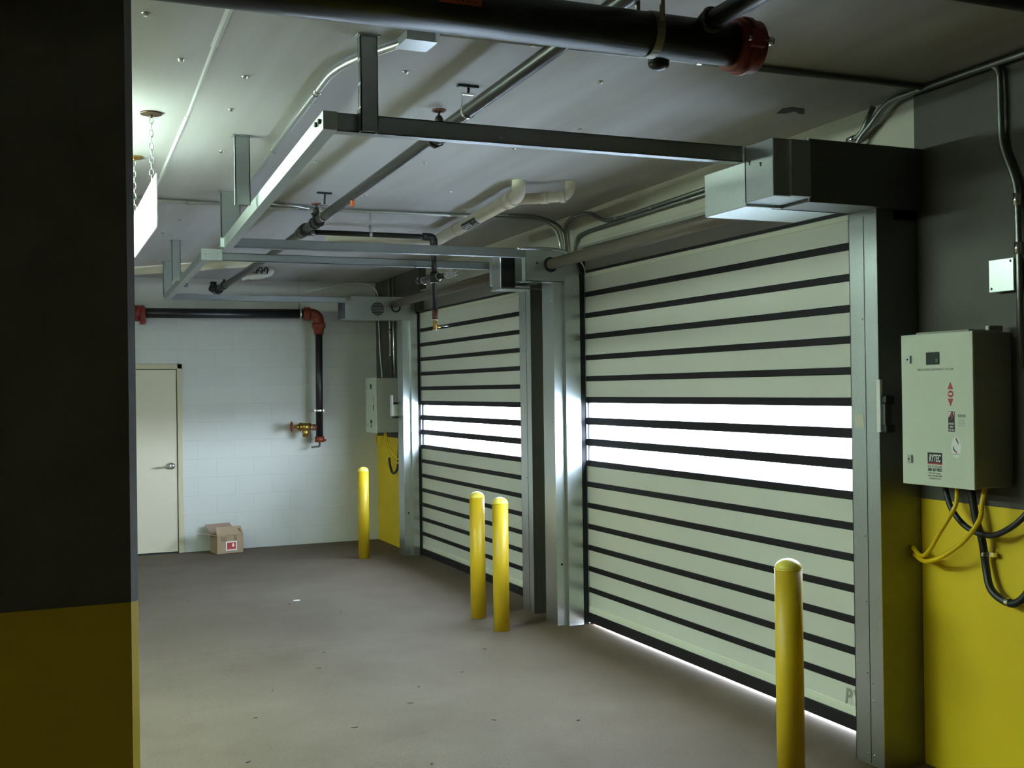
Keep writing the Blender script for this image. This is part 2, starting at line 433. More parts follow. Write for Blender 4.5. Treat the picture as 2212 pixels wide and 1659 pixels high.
# pillar at the left edge of the view
b = MB()
x1, y0, y1, c = .247, 3.13, 3.55, .02
b.prism([(-.42, y0, 0), (x1-c, y0, 0), (x1, y0+c, 0), (x1, y1, 0), (-.42, y1, 0)], (0, 0, CEIL(3.3)+.01))
tag(b.build('pillar', pier_mat('pillar concrete', 1.19, 1.9)), 'dark concrete pillar with a yellow painted base close to the camera', 'pillar')

# hinged door in the far wall
d3 = thing('door_1', 'beige metal door in a tan frame in the white block wall', 'door', (1.0, YF, 0)); d3['kind'] = 'structure'
del d3['category']
b = MB(); b.box((1.415, YF-.035, 0), (1.47, YF+.02, 2.075), .004).box((.45, YF-.035, 0), (.505, YF+.02, 2.075), .004).box((.45, YF-.035, 2.02), (1.47, YF+.02, 2.075), .004)
b.build('door_frame', M_FRAME, d3)
MB().box((.515, YF-.018, .018), (1.408, YF+.02, 2.012), .003).build('door_leaf', M_DOOR, d3)
MB().box((.505, YF-.012, 0), (1.415, YF+.015, 2.02)).build('door_shadow_gap', M_BLACK, d3)
b = MB(); b.cyl((1.345, YF-.018, .958), (1.345, YF-.05, .958), .036, 24); b.dome((1.345, YF-.05, .958), (0, -1, 0), .03, .012)
b.cyl((1.345, YF-.05, .958), (1.345, YF-.085, .958), .011); b.tube(bend([(1.345, YF-.08, .958), (1.30, YF-.085, .953), (1.215, YF-.075, .945)], .02), .011)
b.build('door_handle', M_CHROME, d3)

# ------------------------------------------------------------------ roll-up doors
def roll_up_door(lab, y0, y1, zb, pitch, seal_gap, top, left_prof, right_face, mirror):
    """y0 near edge, y1 far edge of the curtain; stripes at zb+pitch*k"""
    t = thing('roll_up_door', lab, 'roll-up door', (3.75, (y0+y1)/2, 0))
    zs = [zb+pitch*k for k in range(15)]
    hs = .0175
    ye0, ye1 = y0, y1
    X0, X1 = 3.750, 3.768
    edges = [seal_gap+.118]+zs+[top+.05]
    for i in range(len(edges)-1):
        a, c = edges[i], edges[i+1]
        if i in (7, 8, 9):          # three clear slats
            MB().box((X0+.006, ye0, a+hs*.4), (X1-.004, ye1, c-hs*.4)).build('clear_slat', M_PANE, t)['label'] = 'clear see-through slat'
        else:
            MB().box((X0, ye0, a+.001), (X1, ye1, c-.001), .002, 1).build('slat', M_SLAT, t)
    for i, z in enumerate(zs):
        hg = .0265 if i in (7, 8) else .022 if i in (6, 9) else .019
        MB().box((X0-.009, ye0, z-hg), (X1+.004, ye1, z+hg), .004, 2).build('slat_gasket', M_RUB, t)
    b = MB().box((X0-.006, ye0, seal_gap+.072), (X1, ye1, seal_gap+.118), .003).box((X0-.010, ye0, seal_gap+.092), (X1, ye1, seal_gap+.1), .002)
    b.build('bottom_rail', M_TRIM, t)
    MB().box((X0-.012, ye0, seal_gap), (X1+.012, ye1, seal_gap+.072), .006).build('bottom_seal', M_RUB, t)
    b = MB().box((X0-.006, ye0, top-.035), (X1, ye1, top-.005), .004); b.build('top_rail', M_TRIM, t)
    # far guide column: folded sheet seen from the room
    xa, ya0, ya1, xc, yc0, xd = left_prof
    g = .003
    b = MB()
    b.prism([(xa, ya1, 0), (xa, ya0, 0), (xc, ya0, 0), (xc, yc0, 0), (xd, yc0, 0), (xd, ya1, 0)], (0, 0, 2.56))
    gc = b.build('guide_column', M_GALV, t)
    b = MB()
    for z in (.05, .09, .62, .75, 1.5, 2.4):
        b.dome((xa, ya0+.04, z), (-1, 0, 0), .006, .004, 8, 2)
    for z in (.06, 2.5): b.dome((xd-.03, yc0, z), (0, -1, 0), .006, .004, 8, 2)
    b.build_each('screw', M_SHINY, gc)
    MB().cyl((xc-.035, ya0+.001, .45), (xc-.035, ya0-.002, .45), .009, 12).build('hole', M_BLACK, gc)
    MB().box((xd, yc0+.002, 0.005), (3.775, yc0+.05, 2.60), .002).build('guide_brush', M_BRUSH, t)
    MB().box((3.740, yc0-.006, 0.005), (3.7495, yc0+.004, 2.58)).build('guide_edge', M_GALV, t)
    b = MB()
    z = .08
    while z < 2.5: b.dome((3.74, yc0-.003, z), (-1, 0, 0), .004, .003, 6, 2); z += .15
    b.build_each('rivet', M_SHINY, t)
    # near guide column: wide face to the room, deep side to the camera
    xf, yf0, yf1 = right_face
    b = MB().box((xf, yf0, 0), (xf+.004, yf1, 2.56)).box((xf, yf1-.004, 0), (xf+.12, yf1, 2.56)).box((xf+.1, yf0, 2.5), (XW, yf1+.02, 2.56))
    b.box((3.69, yf1-.02, 0), (3.748, yf1, 2.58))
    rc = b.build('guide_column', M_GALV, t)
    MB().box((xf+.003, yf0, 0), (XW, yf0+.004, 2.56)).build('shaded_column_side', M_SIDE_SHADE, rc)  # shade of the unlit column side put into the sheet's colour
    MB().box((xf-.0012, yf0+.083, .01), (xf+.001, yf0+.086, 2.52)).build('seam', M_BLACK, rc)
    b = MB()
    for z in (.05, .42, .75, 1.05, 2.05): b.dome((xf, yf0+.10, z), (-1, 0, 0), .005, .003, 8, 2)
    for z in (.05, .3, .38): b.dome((xf, yf0+.062, z), (-1, 0, 0), .005, .003, 8, 2)
    b.build_each('screw', M_SHINY, rc)
    MB().box((xf-.001, yf1-.085, 1.55), (xf+.001, yf1-.025, 1.61)).build('sticker', mat('yellowed sticker', (.62, .6, .5), .6), rc)
    # header: shaft tube, hood sheet, dark lip
    MB().cyl((3.47, y0-.05, 2.680), (3.47, y1+.03, 2.66), .041, 28).build('shaft_tube', M_SHAFT, t)
    b = MB().box((3.742, y0-.03, top+.010), (3.765, y1+.02, 2.80), .003); b.prism([(3.70, y0-.03, 2.80), (3.765, y0-.03, 2.80), (3.765, y0-.03, 2.79), (3.705, y0-.03, 2.785)], (0, y1-y0+.05, 0))
    b.build('hood', M_HOOD, t)
    MB().box((3.742, y0, top-.004), (3.752, y1, top+.014)).build('hood_lip', M_BLACK, t)
    return t

near = roll_up_door('nearest large roll-up door with ivory slats, right of the paired bollards', 4.115, 7.288, .256, .1561, .014, 2.605,
                    (3.505, 7.33, 7.526, 3.58, 7.287, 3.70), (3.50, 3.92, 4.105), False)
far = roll_up_door('smaller looking farther roll-up door with ivory slats, behind the paired bollards', 8.02, 11.11, .231, .1538, .002, 2.575,
                   (3.56, 11.16, 11.35, 3.64, 11.115, 3.71), (3.53, 7.80, 8.015), True)
# maker's lettering low on the near curtain
text('lettering', 'RYTEC', .075, (3.7485, 4.475, .138), (0, -1, 0), (0, 0, 1), mat('grey print', (.28, .29, .25), .6), near, .30, shear=.18, bold=.004, label='grey lettering on the lowest slat')

def head(parent, parts):
    for name, m, a, c, bev in parts: MB().box(a, c, bev, 1).build(name, m, parent)
# near door, near end: motor side reaching far into the room
head(near, [('head_bracket', M_GALV, (2.90, 3.87, 2.560), (3.095, 4.07, 2.81), .003),
            ('side_plate', M_SIDE_SHADE, (3.09, 3.88, 2.545), (3.77, 4.085, 2.823), .002),  # plate facing the camera, its shade painted in by the darker steel
            ('motor_cover', M_GALV_B, (2.902, 4.072, 2.545), (3.42, 4.40, 2.745), .003),
            ('bracket_rib', M_GALV, (2.985, 3.858, 2.562), (3.09, 3.872, 2.808), .002),
            ('side_plate_flange', M_GALV, (3.09, 3.872, 2.548), (3.096, 3.882, 2.823), 0)])
MB().box((2.8995, 4.07, 2.56), (2.9015, 4.074, 2.81)).build('seam', M_BLACK, near)
b = MB().box((2.898, 3.95, 2.715), (2.8995, 3.965, 2.72)).box((2.898, 3.955, 2.703), (2.8995, 3.96, 2.72)).box((2.898, 4.03, 2.735), (2.8995, 4.045, 2.74)).box((2.898, 4.035, 2.722), (2.8995, 4.04, 2.74))
b.build_each('pen_mark', M_BLACK, near)
MB().box((3.05, 4.083, 2.5435), (3.60, 4.088, 2.546)).build('seam', M_BLACK, near)
# near door, far end
head(near, [('side_plate', M_GALV, (3.268, 7.292, 2.53), (3.70, 7.298, 2.765), .001), ('side_plate_flange', M_GALV_B, (3.268, 7.292, 2.53), (3.272, 7.36, 2.72), 0),
            ('plate_foot', M_GALV, (3.268, 7.292, 2.53), (3.70, 7.40, 2.536), 0)])
b = MB(); b.ring((3.468, 7.291, 2.657), (0, 1, 0), .047, .009, 24, 6); b.build('shaft_collar', M_BLACK, near)
MB().cyl((3.36, 7.293, 2.665), (3.36, 7.288, 2.665), .008, 12).build('hole', M_BLACK, near)
# curved side flange where the curtain turns up, both doors
for par, yy in ((near, 7.27), (far, 11.10)):
    b = MB(); pts = [(3.60, yy, 2.72), (3.68, yy, 2.70), (3.73, yy, 2.65), (3.745, yy, 2.59)]
    b.tube(spline(pts, 5), .007, 8); b.build('curtain_curve_guide', M_SHINY, par)
    MB().prism([(3.685, yy+.004, 2.70), (3.742, yy+.004, 2.70), (3.742, yy+.004, 2.60), (3.705, yy+.004, 2.60)], (0, .012, 0)).build('curve_plate', M_BRUSH, par)
# far door, near end
head(far, [('head_bracket', M_GALV, (3.276, 7.785, 2.525), (3.40, 7.955, 2.785), .003), ('bracket_rib', M_BRUSH, (3.286, 7.777, 2.53), (3.395, 7.787, 2.775), .001),
           ('side_plate', M_GALV, (3.40, 7.79, 2.58), (3.77, 7.96, 2.80), .002), ('motor_cover', M_GALV_B, (3.282, 7.957, 2.56), (3.6, 8.02, 2.72), .002),
           ('bracket_base', M_GALV, (3.276, 7.785, 2.518), (3.77, 7.99, 2.528), 0)])
# far door, far end with the round fan grille
head(far, [('side_plate', M_GALV, (3.0, 11.125, 2.50), (3.70, 11.132, 2.735), .001), ('end_cap', M_DARKG, (2.905, 11.13, 2.505), (2.935, 11.3, 2.72), .002),
           ('motor_cover', M_GALV, (2.93, 11.14, 2.5), (3.02, 11.32, 2.64), .002), ('plate_foot', M_GALV, (2.96, 11.10, 2.492), (3.70, 11.3, 2.50), 0)])
b = MB(); b.cyl((3.283, 11.126, 2.607), (3.283, 11.121, 2.607), .072, 32); fg = b.build('fan_grille', M_BLACK, far)
b = MB()
for k in range(9):
    z = -.062+k*.0155; hw = math.sqrt(max(0, .07**2-z*z)); b.box((3.283-hw, 11.117, 2.607+z-.003), (3.283+hw, 11.121, 2.607+z+.003))
b.build('louvre', M_MIDG, fg)
b = MB(); b.ring((3.482, 11.122, 2.625), (0, 1, 0), .045, .008, 24, 6); b.build('shaft_collar', M_BLACK, far)
# push sensors on the columns
def sensor(lab, x, y, z, h, ysign):
    t = thing('photo_eye_sensor', lab, 'sensor', (x, y, z-h/2))
    MB().box((x-.004, y-.012*ysign, z-h*.42), (x+.012, y+.012*ysign, z+h*.5), .002).build('bracket', M_WHITE, t)
    MB().box((x+.008, y-.028, z-h*.36), (x+.05, y-.002, z+h*.14), .006).build('sensor_body', M_DARKG, t)
    for s_ in (-.36, .14):
        b = MB(); b.box((x+.004, y-.04, z+h*s_-.02), (x+.06, y, z+h*s_+.02), .01); b.build('end_cap', M_BLACK, t)
    return t
sensor('long dark safety sensor on the side of the column next to the near control box', 3.50, 3.92, 1.64, .26, 1)
t = thing('photo_eye_sensor', 'pale slim safety sensor on the column next to the far control box', 'sensor', (3.53, 11.38, 1.46))
MB().box((3.50, 11.350, 1.475), (3.60, 11.40, 1.60), .004).build('sensor_body', M_BOX, t)
MB().box((3.496, 11.352, 1.475), (3.51, 11.42, 1.70), .002).build('bracket', M_WHITE, t)
for z in (1.465, 1.61): MB().box((3.51, 11.355, z-.014), (3.56, 11.40, z+.014), .005).build('end_cap', M_BLACK, t)

# ------------------------------------------------------------------ overhead curtain tracks
def channel(b, p0, p1, h, depth, th=.004, side=1):
    """C channel along X from p0 to p1; web faces the camera, flanges run away from it"""
    (xa, ya, za), (xb, yb, zb_) = p0, p1
    for lo, hi, d0, d1 in ((-h/2, h/2, 0, th), (h/2-th, h/2, 0, depth), (-h/2, -h/2+th, 0, depth)):
        b.prism([(xa, ya+d0, za+lo), (xa, ya+d1, za+lo), (xa, ya+d1, za+hi), (xa, ya+d0, za+hi)], (xb-xa, yb-ya, zb_-za))
    b.prism([(xa, ya+depth-th, za-h/2), (xa, ya+depth, za-h/2), (xa, ya+depth, za-h/2+.018), (xa, ya+depth-th, za-h/2+.018)], (xb-xa, yb-ya, zb_-za))
    return b
def beam(b, p0, p1, h, wd):
    (xa, ya, za), (xb, yb, zb_) = p0, p1
    b.prism([(xa, ya, za-h/2), (xa+wd, ya, za-h/2), (xa+wd, ya, za+h/2), (xa, ya, za+h/2)], (xb-xa, yb-ya, zb_-za)); return b
def hanger(par, x0, x1, y, z0, deep=.04):
    b = MB().box((x0, y, z0), (x1, y+.004, CEIL(y)+.002)).box((x0, y, z0), (x0+.004, y+deep, CEIL(y)+.002)).box((x1-.004, y, z0), (x1, y+deep, CEIL(y)+.002))
    b.box((x0-.01, y-.01, CEIL(y)-.006), (x1+.01, y+deep+.01, CEIL(y)+.004))
    return b.build('hanger', M_GALVD, par)
t1 = thing('overhead_track', 'galvanised overhead track frame hung from the ceiling above the near door', 'track', (2.1, 5.7, 2.73))
channel(MB(), (1.01, 4.09, 2.772), (2.90, 4.09, 2.781), .07, .05).build('track', M_GALVD, t1)
channel(MB(), (1.10, 7.27, 2.724), (3.27, 7.29, 2.735), .062, .06).build('track', M_GALVD, t1)
MB().tube(spline([(3.2, 7.285, 2.765), (3.42, 7.285, 2.772), (3.56, 7.285, 2.76), (3.66, 7.285, 2.72)], 6), .012, 8).build('track_bend', M_GALV, t1)
beam(MB(), (1.0, 4.075, 2.772), (1.125, 7.33, 2.722), .07, .055).build('end_beam', M_BEAM, t1)
b = MB()
for dy in (.045, .10): b.cyl((.999+.0015, 4.075+dy, 2.775), (.990, 4.075+dy, 2.775), .010, 10)
b.build_each('bolt', M_DARKG, t1)
b = MB()
for dx in (.60, .66): b.dome((1.01+dx*1.2, 4.089, 2.762), (0, -1, 0), .004, .003, 8, 2)
b.dome((2.80, 4.089, 2.79), (0, -1, 0), .004, .003, 8, 2); b.build_each('bolt', M_SHINY, t1)
h1 = hanger(t1, 1.139, 1.207, 4.045, 2.735)
b = MB()
for k in range(3):
    z0 = 2.83+k*.092
    for yy in (4.0535, 4.073): b.box((1.1375, yy, z0), (1.1395, yy+.005, z0+.082))
b.build_each('slot', M_BLACK, h1)
MB().box((1.136, 4.043, 2.735), (1.1395, 4.09, 2.82)).build('bracket', M_BLACK, h1)
hanger(t1, .955, 1.032, 5.79, 2.725)
hanger(t1, 1.12, 1.245, 7.36, 2.73)
t2 = thing('overhead_track', 'galvanised overhead track frame hung from the ceiling above the far door', 'track', (2.1, 9.6, 2.67))
channel(MB(), (1.08, 8.04, 2.724), (3.29, 8.04, 2.724), .056, .05).build('track', M_GALVD, t2)
channel(MB(), (1.14, 11.08, 2.688), (2.93, 11.09, 2.690), .056, .05).build('track', M_GALVD, t2)
beam(MB(), (1.085, 8.03, 2.725), (1.15, 11.13, 2.688), .058, .05).build('end_beam', M_GALVD, t2)
b = MB().box((1.08, 8.022, 2.695), (1.225, 8.032, 2.775)); jb = b.build('joint_plate', M_GALV_B, t2)
b = MB()
for dx in (.03, .055, .115): b.dome((1.08+dx, 8.022, 2.737), (0, -1, 0), .006, .005, 8, 2)
b.build_each('bolt', M_SHINY, jb)
hanger(t2, 1.062, 1.132, 9.68, 2.705)
hanger(t2, 1.14, 1.225, 11.14, 2.69)

# ------------------------------------------------------------------ bollards
def bollard(lab, x, y, r, h, marks=()):
    t = thing('bollard', lab, 'bollard', (x, y, 0), 'yellow steel bollards along the door wall')
    MB().cyl((x, y, 0), (x, y, h-r*.75), r, 36).build('post', M_BOL, t)
    b = MB(); b.ring((x, y, h-r*.75), (0, 0, 1), r-.001, .0025, 36, 6); b.build('cap_seam', M_BOLCAP, t)
    MB().dome((x, y, h-r*.75), (0, 0, 1), r, r*.75, 36, 8).build('domed_cap', M_BOLCAP, t)
    b = MB(); k = 0
    for az, z, s in marks:
        d = Vector((math.sin(az), -math.cos(az), 0)); p = Vector((x, y, z))+d*r; b.dome(p-d*.003, d, s, .0035, 8, 2); k += 1
    if k: b.build_each('scuff', M_SCUFF, t)
    return t
bollard('yellow bollard standing alone near the far block wall', 3.13, 11.22, .058, .955)
bollard('yellow bollard, the farther left one of the close pair', 3.095, 7.88, .0585, .965, ((.5, .83, .007), (.55, .8, .009), (.25, .82, .004), (.6, .36, .006)))
bollard('yellow bollard, the nearer right one of the close pair', 3.08, 7.385, .0585, .965, ((.6, .79, .005), (-.3, .1, .004), (.1, .05, .004)))
bollard('yellow bollard at the bottom right in front of the near door', 3.035, 3.985, .0605, .985)

# ------------------------------------------------------------------ main black pipe overhead and its branches
zc = lambda x: 2.846+.0066*x
t = thing('sprinkler_main_pipe', 'thick black overhead pipe with a red end coupling crossing the top of the view', 'pipe', (1.2, 3.0, 2.78))
MB().cyl((-2.2, 3.0, zc(-2.2)), (2.13, 3.0, zc(2.13)), .0685, 36).build('pipe', M_PIPE, t)
b = MB(); b.cyl((2.085, 3.0, zc(2.1)), (2.175, 3.0, zc(2.17)), .085, 28); b.cyl((2.12, 3.0, zc(2.1)), (2.14, 3.0, zc(2.14)), .093, 28)
b.dome((2.175, 3.0, zc(2.17)), (1, 0, 0), .07, .012)
for s_ in (-1, 1): b.box((2.10, 3.0+s_*.085-.018, zc(2.1)-.03), (2.155, 3.0+s_*.085+.018, zc(2.1)+.03), .008)
cp = b.build('coupling', M_RED, t)
b = MB()
for s_ in (-1, 1): b.cyl((2.09, 3.0+s_*.092, zc(2.1)-.005), (2.185, 3.0+s_*.092, zc(2.1)-.005), .008, 10); b.cyl((2.165, 3.0+s_*.092, zc(2.1)-.005), (2.183, 3.0+s_*.092, zc(2.1)-.005), .015, 6)
b.build_each('bolt', M_SHINY, cp)
b = MB().band((1.785, 3.0, zc(1.78)), (1, 0, 0), .068, .0725, .028)
for s_ in (-.075, .075): b.cyl((1.785, 3.0+s_, zc(1.78)+.02), (1.785, 3.0+s_, CEIL(3)), .0085, 10)
b.box((1.765, 2.91, CEIL(3)-.03), (1.805, 3.09, CEIL(3)), .003); b.build('pipe_clamp', mat('dull zinc', (.34, .33, .28), .5, .6), t)
b = MB(); b.cyl((1.845, 3.05, zc(1.84)-.04), (1.845, 3.05, zc(1.84)-.074), .034, 24); b.dome((1.845, 3.05, zc(1.84)-.074), (0, 0, -1), .034, .02); b.build('bottom_outlet_cap', M_PIPE2, t)
b = MB(); b.cyl((1.965, 3.0-.045, 2.892), (1.965, 2.915, 2.905), .040, 24); b.build('branch_outlet', M_PIPE2, t); MB().ring((1.965, 2.918, 2.905), (0, 1, -.15), .036, .005).build('weld_ring', mat('scaled weld', (.30, .28, .23), .6), t)
# orange label: blurred rows of print
lx0, lx1, ly = 1.056, 1.187, 3.0
b = MB(); n = 8; R = .0692
def arc(x, a): return (x, ly-R*math.cos(a), zc(x)+R*math.sin(a))
for i in range(n):
    a0, a1 = -.08+i*.95/n, -.08+(i+1)*.95/n
    vs4 = [b.bm.verts.new(arc(x, a)) for x, a in ((lx0, a0), (lx1, a0), (lx1, a1), (lx0, a1))]; b.bm.faces.new(vs4)
lab = b.build('pipe_label', M_LABO, t); lab['label'] = 'orange printed label'
b = MB(); R = .0697
for row, a in enumerate((.05, .14, .30, .5)):
    x = lx0+.012
    while x < lx1-.02:
        wd = random.uniform(.006, .02); vs4 = [b.bm.verts.new(arc(xx, aa)) for xx, aa in ((x, a), (min(x+wd, lx1-.01), a), (min(x+wd, lx1-.01), a+.06), (x, a+.06))]
        b.bm.faces.new(vs4); x += wd+.008
b.build('print_row', mat('dark print', (.08, .04, .02), .7), lab)
# branch toward the camera
tag(MB().tube([(1.965, 2.93, 2.902), (1.968, 2.6, 2.905), (1.97, -1.0, 2.93)], .031, 20).build('branch_pipe', M_PIPE), 'black branch pipe running from the thick pipe toward the camera', 'pipe')

# long branch line along the ceiling toward the far wall
t = thing('sprinkler_branch_pipe', 'long dark pipe slanting under the ceiling toward the far block wall', 'pipe', (1.77, 7.5, 2.86))
BL = [(1.755, 1.5, 3.03), (1.757, 3.165, 3.003), (1.77, 4.6, 2.982), (1.768, 5.3, 2.960), (1.766, 7.82, 2.902), (1.765, 9.2, 2.862), (1.755, 11.85, 2.83)]
MB().tube(BL, .0305, 20).build('pipe', M_PIPE2, t)
def gate_valve(y, z, xx):
    b = MB(); b.cyl((xx, y-.07, z), (xx, y-.035, z), .043, 8); b.cyl((xx, y+.035, z), (xx, y+.07, z), .043, 8); b.cyl((xx, y-.04, z), (xx, y+.04, z), .036, 20)
    b.cyl((xx, y, z), (xx, y, z+.055), .028, 16); b.cyl((xx, y, z+.05), (xx, y, z+.062), .036, 16); b.tube([(xx, y, z+.06), (xx, y, z+.085), (xx, y, z+.10)], [.024, .02, .012], 14); b.cyl((xx, y, z+.09), (xx, y, z+.135), .007, 8)
    v = b.build('gate_valve', M_PIPE2, t)
    b = MB(); b.ring((xx, y, z+.125), (0, 0, 1), .03, .005, 24, 6)
    for k in range(3):
        a = k*2.094; b.cyl((xx, y, z+.125), (xx+.03*math.cos(a), y+.03*math.sin(a), z+.125), .004, 6)
    b.build('handwheel', mat('faded red wheel', (.16, .05, .03), .5), v)
gate_valve(4.93, 2.952, 1.769); gate_valve(7.42, 2.905, 1.766)
def clevis(x, y, z, zr):
    b = MB().band((x, y, z), (0, 1, 0), .031, .0335, .02)
    for s_ in (-1, 1): b.tube([(x+s_*.033, y, z), (x+s_*.026, y, z+.075)], .002, 6)
    b.box((x-.03, y-.008, z+.072), (x+.03, y+.008, z+.08), .002)
    h = b.build('pipe_ring', M_SHINY, t)
    b = MB(); b.cyl((x, y, z+.075), (x+.005, y, CEIL(y)-.004), .0065, 8); b.box((x-.05, y-.012, CEIL(y)-.012), (x+.05, y+.012, CEIL(y)), .003); b.build('hanger_rod', M_PIPE, t)
clevis(1.77, 4.55, 2.983, 3.1); clevis(1.768, 7.2, 2.912, 3.07)
MB().cyl((1.769, 6.5, 2.93), (1.769, 6.5, 2.868), .012, 12).build('drain_plug', M_ORANGE, t)
b = MB(); b.cyl((1.766, 7.86, 2.90), (1.766, 7.74, 2.904), .044, 16); b.cyl((1.766, 7.95, 2.897), (1.766, 7.86, 2.899), .040, 8); b.cyl((1.766, 7.80, 2.90), (1.84, 7.80, 2.90), .034, 16); b.build('tee_fitting', M_PIPE2, t)
b = MB(); b.cyl((1.757, 11.35, 2.842), (1.757, 11.48, 2.838), .041, 14); b.cyl((1.757, 11.4, 2.84), (1.757, 11.4, 2.90), .014, 8); b.cyl((1.755, 11.72, 2.832), (1.755, 11.9, 2.826), .046, 14); b.cyl((1.755, 11.86, 2.828), (1.70, 11.9, 2.865), .045, 14); b.cyl((1.72, 11.88, 2.85), (1.72, 11.88, 2.92), .034, 14); b.build_each('end_fitting', M_PIPE, t)

# drop pipe with its drain valve
t = thing('sprinkler_drop_pipe', 'thin black pipe running sideways then dropping down in front of the far door', 'pipe', (2.745, 7.8, 2.2))
MB().tube(bend([(1.83, 7.80, 2.893), (2.742, 7.80, 2.896), (2.746, 7.80, 2.32)], .03), .019, 16).build('pipe', M_PIPE, t)
b = MB(); b.tube(bend([(2.66, 7.8, 2.896), (2.744, 7.8, 2.896), (2.744, 7.8, 2.82)], .04), .029, 16); b.build('elbow', M_PIPE, t)
b = MB(); b.cyl((2.745, 7.8, 2.555), (2.745, 7.8, 2.635), .031, 16); b.cyl((2.745, 7.70, 2.587), (2.745, 7.92, 2.603), .029, 16); b.cyl((2.745, 7.50, 2.582), (2.745, 8.1, 2.60), .019, 14); b.cyl((2.745, 8.1, 2.6), (2.745, 8.18, 2.602), .024, 12); b.build('cross_fitting', M_PIPE2, t)
b = MB()
for y in (7.69, 8.03): b.ring((2.745, y, 2.59), (0, 1, 0), .026, .004, 20, 6)
b.ring((2.745, 7.8, 2.552), (0, 0, 1), .028, .003, 20, 6); b.build_each('thread_seal', M_SHINY, t)
b = MB()
for k in range(9):
    a = k*.7; b.cyl((2.745+.03*math.cos(a), 7.47-.01*(k % 3), 2.585+.025*math.sin(a)), (2.745+.05*math.cos(a+.5), 7.44, 2.59+.04*math.sin(a+.4)), .0028, 5)
b.cyl((2.745, 7.52, 2.583), (2.745, 7.44, 2.58), .028, 10); b.build('wire_seal', M_EMT, t)
b = MB(); b.cyl((2.746, 7.8, 2.28), (2.746, 7.8, 2.35), .0225, 14); b.build('reducer', mat('rusty red reducer', (.10, .025, .015), .6), t)
b = MB(); b.cyl((2.746, 7.8, 2.2), (2.746, 7.8, 2.285), .017, 14); b.cyl((2.746, 7.8, 2.222), (2.79, 7.8, 2.226), .01, 10); b.build('drain_valve', M_BRASS, t)
b = MB(); b.ring((2.746, 7.8, 2.2), (0, 0, 1), .015, .004, 16, 6); b.ring((2.746, 7.8, 2.275), (0, 0, 1), .018, .004, 16, 6); b.cyl((2.79, 7.8, 2.226), (2.85, 7.795, 2.232), .005, 8); b.build_each('valve_trim', M_SHINY, t)
b = MB(); b.cyl((2.255, 7.8, 2.915), (2.255, 7.8, CEIL(7.8)), .005, 8); b.cyl((2.255, 7.8, 2.91), (2.255, 7.8, 2.96), .012, 8); b.band((2.255, 7.8, 2.895), (1, 0, 0), .019, .022, .02); b.build('hanger_rod', M_EMT, t)

# ------------------------------------------------------------------ waste pipes
t = thing('drain_pipe', 'cream plastic waste pipe with a black SAN marker under the ceiling', 'pipe', (2.9, 7.4, 2.93))
PA, PB = Vector((3.0, 8.47, 2.965)), Vector((2.855, 6.62, 2.985))
MB().tube([PA, PB], .046, 28).build('pipe', M_PVC, t)
dv = (PB-PA).normalized()
b = MB(); b.tube([PB-dv*.02, PB+dv*.11], .056, 28); b.cyl(PA+dv*.62, PA+dv*.65, .05, 28); b.build_each('pipe_socket', M_PVC, t)
b = MB(); b.tube(bend([PB+dv*.08, PB+dv*.19, PB+dv*.19+Vector((.005, 0, .14))], .09, 8), .045, 26); b.build('elbow', M_PVC, t)
b = MB(); Q0 = PB+dv*.05+Vector((.05, 0, 0)); Q1 = Vector((3.16, 6.36, 2.985))
b.tube(bend([Q0, Q1, Q1+Vector((.02, 0, .12))], .06, 8), .034, 22); b.build('side_pipe', M_PVC, t)
b = MB(); q = (Q1-Q0); b.cyl(Q0+q*.45, Q0+q*.6, .04, 22); b.cyl(Q0+q*.84, Q0+q*.95, .04, 22); b.build_each('pipe_socket', M_PVC, t)
b = MB(); b.tube(bend([PA+dv*.1, PA, (2.1, 8.50, 2.945)], .06, 8), .036, 22); b.build('cross_pipe', M_PVC, t)
# wrap-around black marker with its letters; faces down and toward the room
ax = dv; out = Vector((-.62, -.2, -.76)); out = (out-ax*out.dot(ax)).normalized(); tv = ax.cross(out)
def onpipe(c, u, ang, R): return c+ax*u+(out*math.cos(ang)+tv*math.sin(ang))*R
MC = PA+dv*1.05
b = MB(); n = 10
for i in range(n):
    a0, a1 = -.75+1.5*i/n, -.75+1.5*(i+1)/n
    b.bm.faces.new([b.bm.verts.new(onpipe(MC, uu, aa, .0467)) for uu, aa in ((-.17, a0), (.17, a0), (.17, a1), (-.17, a1))])
mk = b.build('pipe_marker', M_BLACK, t); mk['label'] = 'black marker with white letters'
b = MB(); b.bm.faces.new([b.bm.verts.new(onpipe(MC, uu, aa, .0474)) for uu, aa in ((.07, -.32), (.14, -.32), (.14, .32), (.07, .32))]); b.build('marker_square', M_WHITE, mk)
text('lettering', 'SAN', .036, MC+out*.0470+ax*-.15+tv*.018, ax, -tv, M_WHITE, mk, .17, bold=.0015)

